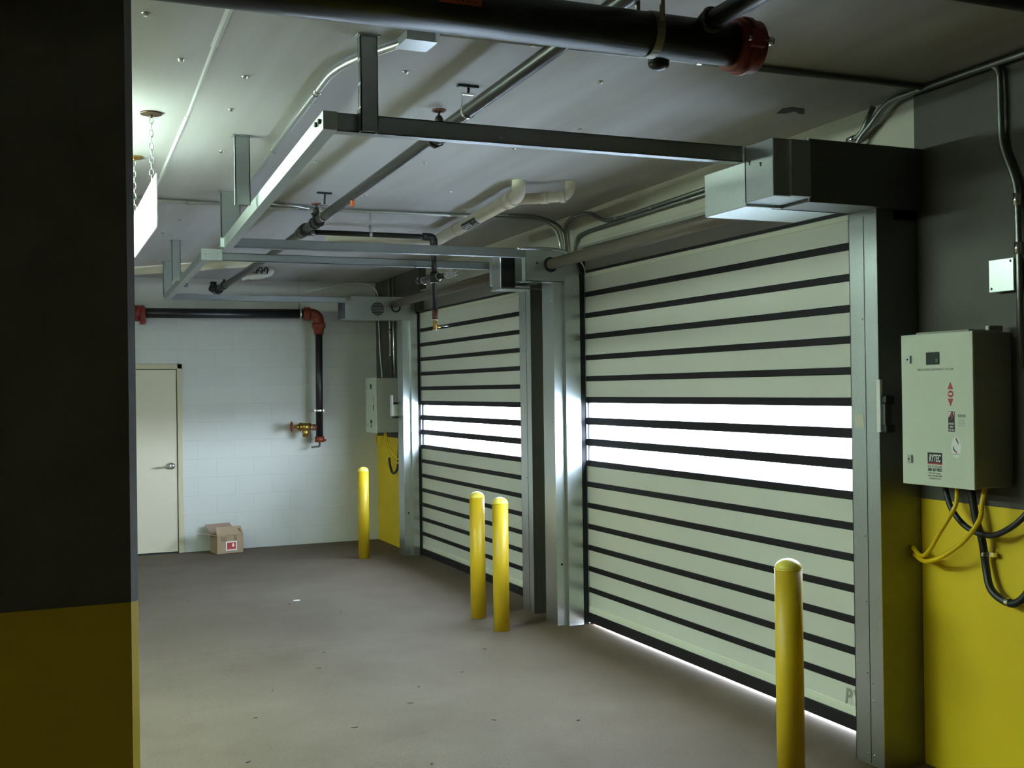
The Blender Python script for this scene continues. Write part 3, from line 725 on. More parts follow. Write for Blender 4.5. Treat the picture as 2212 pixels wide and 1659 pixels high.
t = thing('drain_pipe', 'cream plastic pipe running close under the ceiling near the hanging sign', 'pipe', (1.3, 11.1, 2.93))
MB().tube([(.15, 12.40, 2.978), (1.94, 10.47, 2.982)], .042, 24).build('pipe', M_PVC, t)
b = MB(); b.tube([(1.45, 11.0, 2.981), (1.49, 10.957, 2.981)], .047, 24); b.build_each('pipe_socket', M_PVC, t)
t = thing('wrapped_pipe_end', 'short white plastic-wrapped pipe end under the ceiling near the far wall', 'pipe', (2.08, 11.4, 2.92))
b = MB(); b.tube(spline([(1.94, 11.45, 2.925), (2.02, 11.42, 2.945), (2.10, 11.4, 2.955), (2.2, 11.4, 2.985), (2.23, 11.4, 3.03)], 5), [.03]*5+[.04]*5+[.046]*5+[.05]*5+[.05], 18); b.build('wrap', mat('white film', (.68, .66, .62), .35), t)
b = MB()
for k in range(3): b.tube(spline([(2.04+.055*k, 11.36, 2.99), (2.055+.055*k, 11.352, 3.03), (2.08+.055*k, 11.352, 3.01), (2.07+.055*k, 11.352, 2.965)], 4), .006, 6)
b.build_each('tie_wire', M_BLACK, t)
# small dark stub beside the end of the long pipe
tag(MB().tube(bend([(1.33, 11.7, CEIL(11.7)), (1.345, 11.68, 2.9), (1.36, 11.6, 2.87), (1.40, 11.5, 2.842)], .03), .022, 14).build('capped_pipe_stub', M_PIPE), 'small dark capped pipe stub under the ceiling beside the far track', 'pipe')

# ------------------------------------------------------------------ standpipe on the far wall
Y = 12.36
t = thing('standpipe', 'black standpipe with red elbows along and down the white block wall', 'pipe', (2.95, Y, 1.2))
MB().cyl((.2, Y, 2.605), (2.80, Y, 2.632), .054, 28).build('pipe', M_PIPE, t)
MB().cyl((2.953, Y, 2.50), (2.945, Y, 1.24), .040, 26).build('riser', M_PIPE, t)
b = MB(); b.tube(bend([(2.77, Y, 2.632), (2.95, Y, 2.632), (2.952, Y, 2.44)], .13, 10), .062, 24); b.cyl((2.79, Y, 2.632), (2.85, Y, 2.632), .077, 20); b.cyl((2.952, Y, 2.53), (2.952, Y, 2.47), .077, 20); b.cyl((2.952, Y, 2.46), (2.952, Y, 2.40), .055, 20); b.build('elbow', M_RED2, t)
b = MB(); b.cyl((.90, Y, 2.612), (1.06, Y, 2.613), .088, 24); b.cyl((1.02, Y, 2.59), (1.07, Y, 2.59), .10, 20); b.box((1.03, Y-.05, 2.50), (1.08, Y+.03, 2.55), .01); b.build('coupling', M_RED, t)
b = MB(); b.cyl((2.945, Y, 1.24), (2.945, Y, 1.175), .054, 22); b.cyl((2.99, Y-.045, 1.20), (3.01, Y-.045, 1.20), .012, 8); b.build('end_cap', M_RED2, t)
b = MB(); b.cyl((2.945, Y, 1.178), (2.945, Y, 1.135), .012, 10); b.tube(bend([(2.945, Y, 1.15), (2.945, Y, 1.128), (2.905, Y, 1.125), (2.85, Y-.01, 1.122)], .015), .011, 10); b.build('drain_cock', M_DARKG, t)
b = MB()
b.ring((2.862, Y-.008, 1.122), (1, 0, 0), .011, .003, 14, 6); b.ring((2.89, Y-.005, 1.124), (1, 0, 0), .011, .003, 14, 6); b.build_each('nut', M_SHINY, t)
b = MB().band((2.740, Y, 2.631), (1, 0, 0), .054, .058, .018); b.cyl((2.732, Y, 2.685), (2.73, Y, CEIL(Y)), .006, 8); b.build('pipe_hanger', M_EMT, t)
b = MB().band((2.947, Y, 1.535), (0, 0, 1), .040, .044, .018); b.box((2.89, Y-.004, 1.526), (3.0, Y+.004, 1.544)); b.box((2.89, Y, 1.526), (3.0, YF, 1.53)); b.build('wall_clamp', M_EMT, t)
b = MB(); b.cyl((.923, Y, 2.69), (.923, Y, CEIL(Y)), .006, 8); b.build('hanger_rod', M_PIPE, t)
# hose valve
hv = thing('hose_valve', 'brass hose valve with a red handwheel on the standpipe', 'valve', (2.78, Y, 1.25))
b = MB(); b.cyl((2.91, Y, 1.345), (2.83, Y, 1.348), .036, 20); b.build('nipple', mat('worn red pipe', (.2, .06, .03), .5), hv)
b = MB(); b.ring((2.86, Y, 1.347), (1, 0, 0), .035, .005, 22, 6); b.ring((2.845, Y, 1.347), (1, 0, 0), .036, .005, 22, 6); b.build_each('thread_seal', M_SHINY, hv)
b = MB(); b.cyl((2.84, Y, 1.349), (2.73, Y, 1.353), .046, 24); b.cyl((2.735, Y, 1.353), (2.715, Y, 1.354), .05, 8); b.tube([(2.715, Y, 1.354), (2.68, Y, 1.356), (2.655, Y, 1.357)], [.034, .02, .012], 16); b.cyl((2.66, Y, 1.357), (2.625, Y, 1.358), .009, 10)
b.tube([(2.79, Y, 1.34), (2.785, Y, 1.28), (2.783, Y, 1.25)], [.042, .036, .032], 20); b.dome((2.783, Y, 1.252), (0, 0, -1), .036, .015); b.build('valve_body', M_BRASS, hv)
b = MB(); b.ring((2.628, Y, 1.358), (1, 0, 0), .052, .009, 28, 8)
for k in range(4):
    a = k*math.pi/2; b.cyl((2.628, Y, 1.358), (2.628, Y+.05*math.cos(a), 1.358+.05*math.sin(a)), .006, 6)
b.cyl((2.618, Y, 1.358), (2.638, Y, 1.358), .014, 10); b.build('handwheel', M_RED2, hv)
b = MB(); b.tube(spline([(2.80, Y-.02, 1.26), (2.805, Y-.03, 1.2), (2.82, Y-.03, 1.18), (2.835, Y-.02, 1.205), (2.84, Y, 1.28)], 6), .003, 6); b.build('cap_chain', M_DARKG, hv)

# ------------------------------------------------------------------ conduits
def conduit(lab, pts, r=.0135, R=.1, clips=(), m=None, name='conduit', cat='conduit', couplings=()):
    path = bend(pts, R)
    if not clips and not couplings:
        return tag(MB().tube(path, r, 12).build(name, m or M_EMT), lab, cat)
    c = Vector(path[0]); t = thing(name, lab, cat, c)
    MB().tube(path, r, 12).build('tube', m or M_EMT, t)
    for p, ax_, dn in clips:
        b = MB().band(p, ax_, r, r+.003, .022); q = Vector(p); d = Vector(dn)
        b.box(tuple(q+d*r-Vector((.008, .008, .004))), tuple(q+d*(r+.012)+Vector((.008, .008, .004)))); b.build('strap', M_SHINY, t)
    for p, ax_ in couplings:
        a = Vector(ax_).normalized()*.025; MB().cyl(Vector(p)-a, Vector(p)+a, r+.004, 12).build('coupling', M_SHINY, t)
    return t
zcl = lambda y, d=.016: CEIL(y)-d
conduit('bright conduit bending along the ceiling to the left of the near track', [(1.31, 4.0, 3.085), (1.305, 4.05, zcl(4.05, .02)), (1.14, 4.40, zcl(4.4, .022)), (1.17, 5.4, zcl(5.4, .024)), (1.235, 7.0, zcl(7)), (1.30, 8.2, zcl(8.2))], .0145, .2,
        clips=(((1.165, 4.95, zcl(4.95, .022)), (0, 1, 0), (0, 0, 1)), ((1.195, 6.0, zcl(6, .022)), (0, 1, 0), (0, 0, 1))), couplings=(((1.153, 4.8, zcl(4.8, .022)), (0, 1, 0)),))
t = thing('ceiling_junction_box', 'square metal junction box on the ceiling just behind the thick black pipe', 'junction box', (1.35, 3.99, 3.06))
MB().box((1.29, 3.94, CEIL(4)-.035), (1.405, 4.06, CEIL(4)), .002).build('box', M_GALV, t)
MB().box((1.285, 3.935, CEIL(4)-.038), (1.41, 4.065, CEIL(4)-.034)).build('cover', M_GALV, t)
conduit('straight conduit across the ceiling behind the thick black pipe', [(1.405, 3.88, zcl(3.88)), (2.2, 3.86, zcl(3.86)), (3.70, 3.83, zcl(3.83))], .0145,
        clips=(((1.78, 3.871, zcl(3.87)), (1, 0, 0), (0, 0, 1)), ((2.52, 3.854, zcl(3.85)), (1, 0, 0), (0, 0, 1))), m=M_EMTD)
conduit('long grey conduit crossing the ceiling behind the hanging sign to the door wall', [(-.9, 7.72, zcl(7.7)), (.57, 7.73, zcl(7.73)), (1.70, 7.74, zcl(7.74, .02)), (2.92, 7.70, zcl(7.7)), (3.60, 7.72, zcl(7.72)), (3.725, 7.70, 2.98), (3.73, 7.62, 2.75)], .0135, .12,
        clips=(((.95, 7.733, zcl(7.73)), (1, 0, 0), (0, 0, 1)), ((1.62, 7.739, zcl(7.74, .02)), (1, 0, 0), (0, 0, 1))))
conduit('short thin conduit joining the long ceiling conduit next to the near track', [(1.42, 7.60, zcl(7.6)), (1.60, 7.66, zcl(7.66)), (1.78, 7.70, zcl(7.7))], .011)
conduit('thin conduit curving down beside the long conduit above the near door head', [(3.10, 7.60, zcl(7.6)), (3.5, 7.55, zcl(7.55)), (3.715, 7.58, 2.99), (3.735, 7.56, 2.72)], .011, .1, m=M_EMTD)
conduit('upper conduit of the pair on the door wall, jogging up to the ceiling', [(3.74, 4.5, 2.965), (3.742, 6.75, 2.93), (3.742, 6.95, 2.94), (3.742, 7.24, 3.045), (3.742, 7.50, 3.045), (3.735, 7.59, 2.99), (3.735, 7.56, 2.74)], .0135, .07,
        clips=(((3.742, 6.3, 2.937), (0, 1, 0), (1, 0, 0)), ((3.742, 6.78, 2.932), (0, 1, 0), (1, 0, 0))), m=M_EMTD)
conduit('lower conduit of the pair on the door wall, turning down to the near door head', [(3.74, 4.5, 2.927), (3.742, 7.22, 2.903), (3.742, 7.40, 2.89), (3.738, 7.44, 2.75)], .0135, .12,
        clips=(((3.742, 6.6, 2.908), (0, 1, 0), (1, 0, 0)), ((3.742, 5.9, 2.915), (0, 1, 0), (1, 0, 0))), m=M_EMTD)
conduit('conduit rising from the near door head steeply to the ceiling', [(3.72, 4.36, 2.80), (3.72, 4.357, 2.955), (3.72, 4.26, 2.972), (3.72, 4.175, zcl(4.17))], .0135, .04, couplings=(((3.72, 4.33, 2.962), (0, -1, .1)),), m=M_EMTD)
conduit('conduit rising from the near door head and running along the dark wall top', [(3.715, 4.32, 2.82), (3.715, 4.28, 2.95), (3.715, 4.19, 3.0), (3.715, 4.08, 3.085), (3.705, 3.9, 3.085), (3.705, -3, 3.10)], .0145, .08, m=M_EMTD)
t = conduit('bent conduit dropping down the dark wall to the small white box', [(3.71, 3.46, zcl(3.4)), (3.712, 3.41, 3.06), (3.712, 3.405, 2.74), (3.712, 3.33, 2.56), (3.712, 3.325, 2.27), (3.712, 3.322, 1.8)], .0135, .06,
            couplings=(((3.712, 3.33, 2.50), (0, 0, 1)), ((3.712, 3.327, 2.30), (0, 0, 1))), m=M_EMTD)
t = thing('junction_box', 'small square white junction box on the dark wall above the near control box', 'junction box', (3.72, 3.40, 2.13))
MB().box((3.70, 3.342, 2.13), (3.742, 3.462, 2.26), .006).build('box', M_WHITE, t)
MB().box((3.694, 3.338, 2.126), (3.702, 3.466, 2.264), .003).build('cover', M_GALV_B, t)
b = MB()
for y, z in ((3.452, 2.142), (3.352, 2.25)): b.dome((3.694, y, z), (-1, 0, 0), .006, .003, 10, 2)
b.build_each('screw', M_DARKG, t)
conduit('shiny conduit pair dropping beside the far door column', [(3.672, 11.99, 3.02), (3.672, 11.97, 2.55), (3.672, 11.93, 1.9)], .012, .05, couplings=(((3.672, 11.96, 2.42), (0, 0, 1)), ((3.672, 11.955, 2.15), (0, 0, 1))))
conduit('slim conduit just right of the shiny pair beside the far door column', [(3.672, 11.83, 3.02), (3.672, 11.83, 2.2), (3.672, 11.80, 1.88)], .011, .05)
tag(MB().tube(spline([(2.84, 12.5, 2.89), (3.27, 12.5, 2.985), (3.50, 12.5, 3.005), (3.62, 12.48, 2.97), (3.675, 12.45, 2.87), (3.676, 12.42, 2.6), (3.676, 12.38, 2.2), (3.675, 12.30, 1.9)], 8), .008, 8).build('cable', M_WHITE), 'thin pale cable arching over the far wall and down to the far control box', 'cable')
# dark pipe at the top right corner
tag(MB().tube([(.6, 2.82, 3.075), (3.735, 2.82, 3.075)], .028, 16).build('ceiling_pipe', M_PIPE2), 'dark pipe under the ceiling at the top right corner', 'pipe')

# ------------------------------------------------------------------ control boxes and cables
X = 3.52
t = thing('control_box', 'large grey control box with red arrow buttons on the dark wall at right', 'control box', (3.64, 3.595, 1.315))
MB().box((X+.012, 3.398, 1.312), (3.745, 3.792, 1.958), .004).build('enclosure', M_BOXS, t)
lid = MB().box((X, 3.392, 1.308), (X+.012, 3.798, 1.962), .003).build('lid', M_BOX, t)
b = MB().box((X+.04, 3.45, 1.955), (3.745, 3.75, 1.972), .004).box((X+.1, 3.4, 1.965), (3.7, 3.42, 1.985), .004); b.build('top_flange', M_BOXS, t)
YL = (0, -1, 0); ZU = (0, 0, 1); xf = X-.0004
for z in (1.854, 1.419):
    MB().box((X-.006, 3.735, z-.018), (X, 3.765, z+.018), .002).build('latch', M_EMT, lid)
    b = MB(); b.cyl((X-.0062, 3.753, z), (X-.008, 3.753, z), .004, 10); b.box((X-.007, 3.735, z-.016), (X-.006, 3.738, z+.016)); b.build_each('latch_slot', M_BLACK, lid)
ds = MB().box((X-.003, 3.572, 1.828), (X+.001, 3.648, 1.882), .002).build('display', M_DISP, lid)
MB().box((X-.0035, 3.580, 1.838), (X-.003, 3.592, 1.854)).build('display_digit', M_LED, ds)
text('lettering', 'HIGH-PERFORMANCE DOOR', .010, (xf, 3.700, 1.803), YL, ZU, M_MIDG, lid, .205, bold=0)
def tri(z, s, h):
    b = MB(); b.prism([(X-.0015, 3.514-s, z-h/2), (X-.0015, 3.514+s, z-h/2), (X-.0015, 3.514, z+h/2)], (.002, 0, 0)); return b
tri(1.738, .0145, .030).build('up_button', M_INK, lid)
tri(1.668, .0145, -.030).build('down_button', M_INK, lid)
b = MB(); b.cyl((X-.0015, 3.513, 1.703), (X+.001, 3.513, 1.703), .0145, 24); sb = b.build('stop_button', M_INK, lid)
MB().box((X-.0022, 3.504, 1.699), (X-.0014, 3.522, 1.707)).build('stop_bar', M_WHITE, sb)
wl = MB().box((X-.0008, 3.493, 1.545), (X, 3.528, 1.630)).build('warning_label', M_BLACK, lid)
b = MB(); b.prism([(X-.0013, 3.526, 1.606), (X-.0013, 3.526, 1.628), (X-.0013, 3.512, 1.628), (X-.0013, 3.523, 1.606)], (.0004, 0, 0)); b.prism([(X-.0013, 3.497, 1.61), (X-.0013, 3.495, 1.628), (X-.0013, 3.500, 1.628)], (.0004, 0, 0)); b.build_each('white_corner', M_WHITE, wl)
b = MB(); b.prism([(X-.0015, 3.500, 1.626), (X-.0015, 3.511, 1.626), (X-.0015, 3.519, 1.608), (X-.0015, 3.510, 1.610), (X-.0015, 3.513, 1.590), (X-.0015, 3.499, 1.610), (X-.0015, 3.506, 1.610)], (.0004, 0, 0)); b.build('lightning_bolt', M_INK, wl)
for s_, z, wd in (('DANGER', 1.5745, .028), ('HIGH', 1.562, .018), ('VOLTAGE', 1.549, .029)):
    text('lettering', s_, .0075, (X-.001, 3.5105+wd/2, z), YL, ZU, M_WHITE, wl, wd, bold=.0002)
nl = MB().box((X-.0006, 3.434, 1.606), (X, 3.476, 1.618)).build('notice_label', M_MIDG, lid)
b = MB()
for k in range(6): b.box((X-.0005, 3.436+(k % 2)*.003, 1.567+k*.006), (X, 3.475, 1.5695+k*.006))
b.build('print_row', mat('pale print', (.42, .44, .38), .6), lid)
b = MB(); n = 36
b.prism([(X-.0008, 3.486+.027*math.sin(2*math.pi*k/n), 1.480+.045*math.cos(2*math.pi*k/n)) for k in range(n)], (.0008, 0, 0)); ov = b.build('oval_sticker', M_WHITE, lid)
b = MB(); b.prism([(X-.0014, 3.490, 1.514), (X-.0014, 3.480, 1.513), (X-.0014, 3.474, 1.503), (X-.0014, 3.473, 1.490), (X-.0014, 3.480, 1.502)], (.0005, 0, 0))
b.prism([(X-.0014, 3.502, 1.487), (X-.0014, 3.503, 1.47), (X-.0014, 3.495, 1.462), (X-.0014, 3.486, 1.460), (X-.0014, 3.496, 1.472)], (.0005, 0, 0)); b.build_each('blue_swoosh', mat('navy print', (.03, .03, .10), .5), ov)
b = MB(); b.prism([(X-.0015, 3.491, 1.518), (X-.0015, 3.483, 1.520), (X-.0015, 3.480, 1.511)], (.0005, 0, 0)); b.prism([(X-.0015, 3.490, 1.463), (X-.0015, 3.481, 1.464), (X-.0015, 3.486, 1.453)], (.0005, 0, 0)); b.build_each('red_tip', M_INK, ov)
b = MB().box((X-.0014, 3.468, 1.450), (X-.0008, 3.505, 1.4525)); b.build('print_row', M_MIDG, ov)
lg = MB().box((X-.0008, 3.566, 1.404), (X, 3.648, 1.452)).build('maker_label', M_BLACK, lid)
MB().box((X-.0012, 3.566, 1.402), (X, 3.648, 1.4085)).build('red_stripe', M_INK, lg)
text('lettering', 'RYTEC', .030, (X-.001, 3.638, 1.4145), YL, ZU, M_WHITE, lg, .066, shear=.2, bold=.0008)
b = MB()
for a, c in ((0, .018), (.024, .033), (.039, .055), (.060, .080)):
    b.box((X-.0005, 3.648-c, 1.3895), (X, 3.648-a, 1.3965))
b.build('print_row', M_MIDG, lid)
text('lettering', '888-467-9832', .0135, (xf, 3.647, 1.3725), YL, ZU, M_DARKG, lid, .08, bold=.0004)
for s_, z, wd in (('One Cedar Parkway', 1.3615, .066), ('Jackson, WI 53037-0403', 1.350, .082), ('www.rytecdoors.com', 1.3395, .066)):
    text('lettering', s_, .0062, (xf, 3.608+wd/2, z), YL, ZU, M_MIDG, lid, wd)

def cable(lab, pts, r, m, clamps=()):
    path = spline(pts, 8)
    if not clamps: return tag(MB().tube(path, r, 12).build('cable', m), lab, 'cable')
    t = thing('cable', lab, 'cable', path[0]); MB().tube(path, r, 14).build('sheath', m, t)
    for p, ax_ in clamps:
        b = MB().band(p, ax_, r, r+.003, .018); q = Vector(p); b.box(tuple(q+Vector((.0, -r-.03, -.009))), tuple(q+Vector((.02, -r, .009)))); b.build('strap', M_SHINY, t)
    return t
cable('yellow cable looping left from under the near control box, outer loop', [(3.62, 3.585, 1.32), (3.61, 3.58, 1.24), (3.60, 3.60, 1.187), (3.60, 3.667, 1.10), (3.612, 3.74, 1.015), (3.64, 3.82, .975), (3.68, 3.918, 1.0)], .0095, M_YCAB)
cable('yellow cable looping left from under the near control box, inner loop', [(3.62, 3.43, 1.32), (3.60, 3.43, 1.25), (3.60, 3.448, 1.173), (3.60, 3.537, 1.075), (3.60, 3.643, 1.003), (3.61, 3.72, .97), (3.645, 3.81, .952), (3.69, 3.918, .965)], .0105, M_YCAB)
cable('black cable curving right from under the near control box', [(3.66, 3.70, 1.33), (3.66, 3.69, 1.28), (3.66, 3.656, 1.198), (3.66, 3.569, 1.127), (3.66, 3.445, 1.108), (3.66, 3.325, 1.163), (3.68, 3.25, 1.25), (3.70, 3.22, 1.35)], .0125, M_KCAB)
cable('thick black cable hanging in a deep loop under the near control box', [(3.68, 3.57, 1.33), (3.68, 3.565, 1.28), (3.68, 3.542, 1.168), (3.69, 3.518, 1.07), (3.70, 3.513, .975), (3.69, 3.48, .882), (3.69, 3.42, .842), (3.69, 3.35, .838), (3.70, 3.29, .90), (3.705, 3.26, 1.0), (3.71, 3.25, 1.3)], .0165, M_KCAB,
      clamps=(((3.699, 3.515, 1.02), (0, .05, 1)), ((3.69, 3.385, .836), (0, 1, 0))))

X = 3.44
t = thing('control_box', 'grey control box beside the far door in the far corner', 'control box', (3.56, 11.98, 1.28))
MB().box((X+.012, 11.77, 1.285), (3.692, 12.175, 1.890), .004).build('enclosure', M_BOXS, t)
lid = MB().box((X, 11.764, 1.28), (X+.012, 12.18, 1.894), .003).build('lid', M_BOX, t)
MB().box((X-.003, 11.935, 1.77), (X, 11.99, 1.825)).build('display', M_DISP, lid)
for z in (1.79, 1.37): MB().box((X-.006, 12.10, z-.018), (X, 12.13, z+.018), .002).build('latch', M_EMT, lid)
b = MB()
for z in (1.69, 1.66, 1.63): b.box((X-.001, 11.86, z-.01), (X, 11.88, z+.01))
b.build_each('button', M_INK, lid)
MB().box((X-.001, 11.855, 1.53), (X, 11.885, 1.60)).build('warning_label', M_BLACK, lid)
b = MB().box((X-.001, 11.93, 1.385), (X, 12.0, 1.425)); b.build('maker_label', M_BLACK, lid)
MB().box((X-.001, 11.93, 1.34), (X, 12.0, 1.375)).build('print_row', M_MIDG, lid)
MB().box((3.6, 11.77, 1.255), (3.68, 11.9, 1.285), .003).build('cable_gland', M_DARKG, t)
cable('yellow cable in a small loop below the far control box', [(3.55, 12.12, 1.285), (3.55, 12.15, 1.2), (3.55, 12.10, 1.13), (3.55, 11.98, 1.14), (3.56, 11.93, 1.25)], .0095, M_YCAB)
cable('yellow cable falling from the far control box toward the column, left strand', [(3.58, 11.92, 1.285), (3.58, 11.90, 1.2), (3.60, 11.84, 1.08), (3.62, 11.70, .99), (3.63, 11.56, .95)], .0095, M_YCAB)
cable('yellow cable falling from the far control box toward the column, right strand', [(3.58, 11.87, 1.285), (3.585, 11.85, 1.2), (3.61, 11.78, 1.09), (3.63, 11.66, 1.02), (3.64, 11.56, .985)], .0095, M_YCAB)
cable('black cable hanging in a loop below the far control box', [(3.62, 11.89, 1.0), (3.625, 11.88, .92), (3.63, 11.80, .835), (3.635, 11.68, .86), (3.64, 11.62, .95), (3.65, 11.60, 1.27)], .014, M_KCAB)
tag(MB().box((3.655, 11.93, 2.04), (3.688, 12.0, 2.14), .006).build('wall_switch', M_DARKG), 'small dark box on the conduit above the far control box', 'switch')

# ------------------------------------------------------------------ carton
t = thing('cardboard_box', 'open cardboard box with a red logo on the floor against the block wall', 'cardboard box', (1.915, 12.39, 0))
CA = Vector((1.775, 12.235, 0)); ex = Vector((.29, .062, 0)); ey = Vector((-.04, .22, 0)); hz = .20; th = .004
exn, eyn = ex.normalized(), ey.normalized()
def wallq(b, p, q, z0, z1, nrm):
    b.prism([p+Vector((0, 0, z0)), q+Vector((0, 0, z0)), q+Vector((0, 0, z1)), p+Vector((0, 0, z1))], nrm*th); return b
b = MB(); wallq(b, CA, CA+ex, 0, hz, eyn); wallq(b, CA+ey, CA+ex+ey, 0, hz, -eyn); wallq(b, CA, CA+ey, 0, hz, exn); wallq(b, CA+ex, CA+ex+ey, 0, hz, -exn)
b.prism([CA, CA+ex, CA+ex+ey, CA+ey], (0, 0, th)); b.build('carton_body', M_CARD, t)
def flap(p, q, d, m=M_CARD):
    d = Vector(d); n_ = (q-p).cross(d).normalized()*th
    MB().prism([p, q, q+d-(q-p)*.03, p+d+(q-p)*.03], n_).build('flap', m, t)
zt = Vector((0, 0, hz))
flap(CA+zt, CA+ex+zt, eyn*.055+Vector((0, 0, .085)))
flap(CA+ey+zt, CA+ey+ex+zt, eyn*.045+Vector((-.05, 0, .10)), M_CARDIN)
flap(CA+ey+zt, CA+zt, -exn*.15+Vector((0, 0, .045)))
flap(CA+ex+zt, CA+ex+ey+zt, -exn*.04+Vector((0, 0, .06)))
def front(u0_, u1_, z0, z1, m, name, off):
    p = CA+exn*u0_-eyn*off; q = CA+exn*u1_-eyn*off
    b = MB(); b.prism([p+Vector((0, 0, z0)), q+Vector((0, 0, z0)), q+Vector((0, 0, z1)), p+Vector((0, 0, z1))], -eyn*.001); return b.build(name, m, t)
front(.10, .225, .030, .130, M_WHITE, 'logo_border', .0005)
front(.112, .213, .042, .118, M_LOGO, 'logo', .0017)
b = MB()
P0 = CA-eyn*.003
b.prism([P0+exn*u+Vector((0, 0, z)) for u, z in ((.178, .068), (.19, .072), (.195, .085), (.19, .1), (.183, .116), (.175, .1), (.168, .082))], -eyn*.001); b.build('logo_flame', M_WHITE, t)
b = MB()
for z in (.082, .098): b.prism([P0+exn*u+Vector((0, 0, zz)) for u, zz in ((.12, z), (.155, z), (.155, z+.006), (.12, z+.006))], -eyn*.0008)
b.build('logo_stripe', mat('dark red print', (.28, .03, .03), .6), t)
front(.045, .11, .135, .185, M_TAPE, 'print_patch', .0005); front(.19, .225, .135, .195, M_TAPE, 'print_patch', .0005)

# ------------------------------------------------------------------ hanging sign
SX = .515
t = thing('hanging_sign', 'white sign panel hanging edge-on from two ceiling chains at left', 'sign', (SX, 5.9, 2.51))
b = MB(); n = []
def rr(y0, y1, z0, z1, r, k=5):
    o = []
    for cy, cz, a0 in ((y1-r, z1-r, 0), (y0+r, z1-r, 90), (y0+r, z0+r, 180), (y1-r, z0+r, 270)):
        for i in range(k+1):
            a = math.radians(a0+90*i/k); o.append((cy+r*math.cos(a), cz+r*math.sin(a)))
    return o
b.prism([(SX, y, z) for y, z in rr(5.285, 6.56, 2.518, 2.768, .03)], (.006, 0, 0)); b.build('panel', M_SIGN, t)
mred = mat('faded red sign print', (.40, .16, .14), .6); mgr = mat('grey sign print', (.35, .33, .36), .6)
b = MB(); b.prism([(SX-.001, 5.50, 2.685), (SX-.001, 5.40, 2.685), (SX-.001, 5.45, 2.728)], (.001, 0, 0)); b.box((SX-.001, 5.42, 2.648), (SX, 5.48, 2.684)); b.prism([(SX-.001, 5.49, 2.56), (SX-.001, 5.41, 2.56), (SX-.001, 5.45, 2.53)], (.001, 0, 0)); b.box((SX-.001, 5.43, 2.56), (SX, 5.47, 2.58)); b.build_each('red_mark', mred, t)
b = MB(); b.prism([(SX-.001, 6.46, 2.545), (SX-.001, 6.43, 2.56), (SX-.001, 6.40, 2.65), (SX-.001, 6.43, 2.72), (SX-.001, 6.46, 2.74)], (.001, 0, 0)); b.box((SX-.001, 5.80, 2.68), (SX, 5.815, 2.695)); b.build_each('grey_mark', mgr, t)
for cy in (5.495, 6.50):
    b = MB(); z = CEIL(cy)-.02; k = 0
    zend = 2.765
    while z > zend:
        # oval link
        axis = (1, 0, 0) if k % 2 else (0, 1, 0); pts = []
        for i in range(13):
            a = 2*math.pi*i/12; hx = .009*math.cos(a); hz_ = .019*math.sin(a); pts.append((SX+(0 if k % 2 else hx), cy+(hx if k % 2 else 0), z-.017+hz_))
        b.tube(pts, .0022, 6, cap=False); z -= .031; k += 1
    b.build('chain', M_EMT, t)
    b = MB(); b.cyl((SX, cy, CEIL(cy)), (SX, cy, CEIL(cy)-.008), .05, 24); b.cyl((SX, cy, CEIL(cy)-.006), (SX, cy, CEIL(cy)-.024), .007, 10); b.build('ceiling_plate', mat('bronze plate', (.10, .06, .035), .45, .6) if cy < 6 else M_BRASS, t)

# ------------------------------------------------------------------ fluorescent light behind the pillar, then unseen fill lights added at left
def ceiling_light(lab, x, y0, y1, z, k):
    mt = mat('fluorescent tube', (.9, 1, .95), .4, emit=(.77, 1.0, .82), estr=LAMP*k)
    t = thing('ceiling_light', lab, 'light', (x, (y0+y1)/2, z))
    MB().box((x-.065, y0, z+.035), (x+.065, y1, z+.10), .006).build('housing', M_WHITE, t)
    for s_ in (-1, 1):
        b = MB(); b.cyl((x+s_*.035, y0+.03, z+.012), (x+s_*.035, y1-.03, z+.012), .017, 16); b.build('tube', mt, t)
        for yy in (y0+.012, y1-.012): MB().box((x+s_*.035-.014, yy-.012, z-.006), (x+s_*.035+.014, yy+.012, z+.04), .003).build('lampholder', M_WHITE, t)
    for yy in (y0+.15, y1-.15): MB().cyl((x, yy, z+.1), (x, yy, CEIL(yy)), .006, 8).build('hanger_rod', M_EMT, t)
    return t
ceiling_light('twin tube fluorescent light hanging behind the pillar', .08, 5.2, 6.5, 2.83, .85)
ceiling_light('added twin tube fill light, unseen left of the pillar, second row', -1.7, 3.75, 6.15, 2.83, .95)  # unseen fixture added to fill light onto the near door slats
ceiling_light('added twin tube fill light, unseen far left of the view, third row', -4.8, 3.75, 6.15, 2.9, .6)  # another unseen fixture, added as fill from farther left
ceiling_light('added twin tube fill light, unseen far left, toward the far door', -4.6, 8.4, 10.8, 2.88, .45)  # unseen, added to brighten the far floor and far door

# ------------------------------------------------------------------ small marks on ceiling and floor
spots = [(.37, 4.1), (.55, 4.6), (.83, 4.75), (.86, 5.3), (.95, 6.2), (.62, 6.6), (1.45, 4.45), (1.45, 5.5), (1.5, 6.3), (1.9, 5.3), (2.3, 4.3), (2.1, 6.1), (2.45, 5.6), (2.0, 3.7), (2.6, 5.1), (1.0, 8.6), (.75, 8.9), (1.55, 6.9), (2.05, 7.2), (2.55, 6.9), (.95, 9.3), (3.1, 5.4)]
proto = None
for x, y in spots:
    if proto is None:
        b = MB(); b.tube([(0, 0, 0), (0, 0, -.004), (0, 0, -.012)], [.016, .012, .007], 10); proto = b.build('ceiling_anchor', M_EMT, origin=(0, 0, 0)); o = proto
    else:
        o = proto.copy(); COL.objects.link(o)
    o.location = (x, y, CEIL(y)); tag(o, 'tiny metal anchor stub in the painted ceiling', 'anchor', 'anchor stubs dotted over the ceiling')
b = MB(); cz = CEIL(4.42)-.003
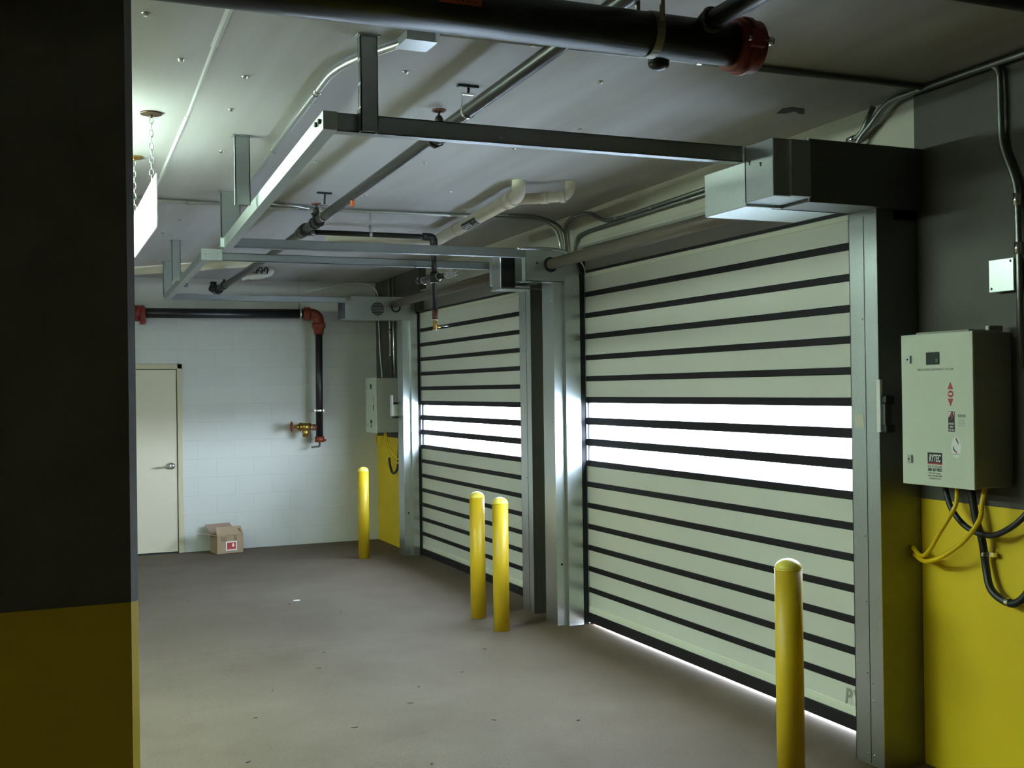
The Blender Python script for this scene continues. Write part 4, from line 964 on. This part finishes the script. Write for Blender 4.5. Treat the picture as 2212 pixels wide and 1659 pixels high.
b.prism([(3.389, 4.487, cz), (3.358, 4.402, cz), (3.388, 4.362, cz), (3.467, 4.371, cz), (3.526, 4.446, cz), (3.50, 4.452, cz), (3.446, 4.42, cz), (3.43, 4.47, cz)], (0, 0, .006))
tag(b.build('ceiling_stain', M_BLACK), 'ragged black patch on the ceiling above the near door', 'stain')
deb = [(1.06, 6.0), (1.25, 6.5), (1.62, 6.9), (1.75, 7.3), (1.90, 9.1), (1.15, 9.6), (2.2, 8.6), (1.5, 5.6), (1.68, 4.9), (2.2, 5.4), (2.4, 6.4), (2.75, 6.9), (2.6, 5.2), (2.05, 6.2), (1.9, 5.9), (.9, 5.3)]
proto = None
for i, (x, y) in enumerate(deb):
    if proto is None:
        b = MB(); b.prism([(-.018, -.004, 0), (-.004, -.009, 0), (.016, -.003, 0), (.02, .003, 0), (.002, .008, 0), (-.012, .005, 0)], (0, 0, .003)); proto = b.build('leaf_scrap', M_DEBRIS, origin=(0, 0, 0)); o = proto
    else: o = proto.copy(); COL.objects.link(o)
    o.location = (x, y, .0005); o.rotation_euler.z = i*1.3; k = .6+.35*(i % 4)/3; o.scale = (k, k, 1)
    tag(o, 'small dark leaf scrap lying on the concrete floor', 'debris', 'dark leaf scraps on the floor')
for lab, x, y, s in (('white paper scrap on the floor near the camera at lower left', .83, 4.83, 1.0), ('white paper scrap on the floor in the middle distance', 1.98, 9.2, 1.0)):
    b = MB(); b.prism([(x-.03*s, y-.008, .001), (x, y-.015, .001), (x+.03*s, y-.004, .001), (x+.015, y+.012, .001), (x-.02*s, y+.01, .001)], (0, 0, .006)); tag(b.build('paper_scrap', M_PAPER), lab, 'litter')

# daylight portals in the vision strips (sampling aids of the sky light, they emit nothing themselves)
for y0, y1, z0, z1 in ((D1[0], D1[1], 1.19, 1.66), (D2[0], D2[1], 1.15, 1.62)):
    l = bpy.data.lights.new('sky_portal', 'AREA'); l.shape = 'RECTANGLE'; l.size = y1-y0; l.size_y = z1-z0; l.cycles.is_portal = True
    o = bpy.data.objects.new('sky_portal', l); COL.objects.link(o)
    o.location = (3.80, (y0+y1)/2, (z0+z1)/2); o.rotation_euler = (math.pi/2, 0, math.pi/2)
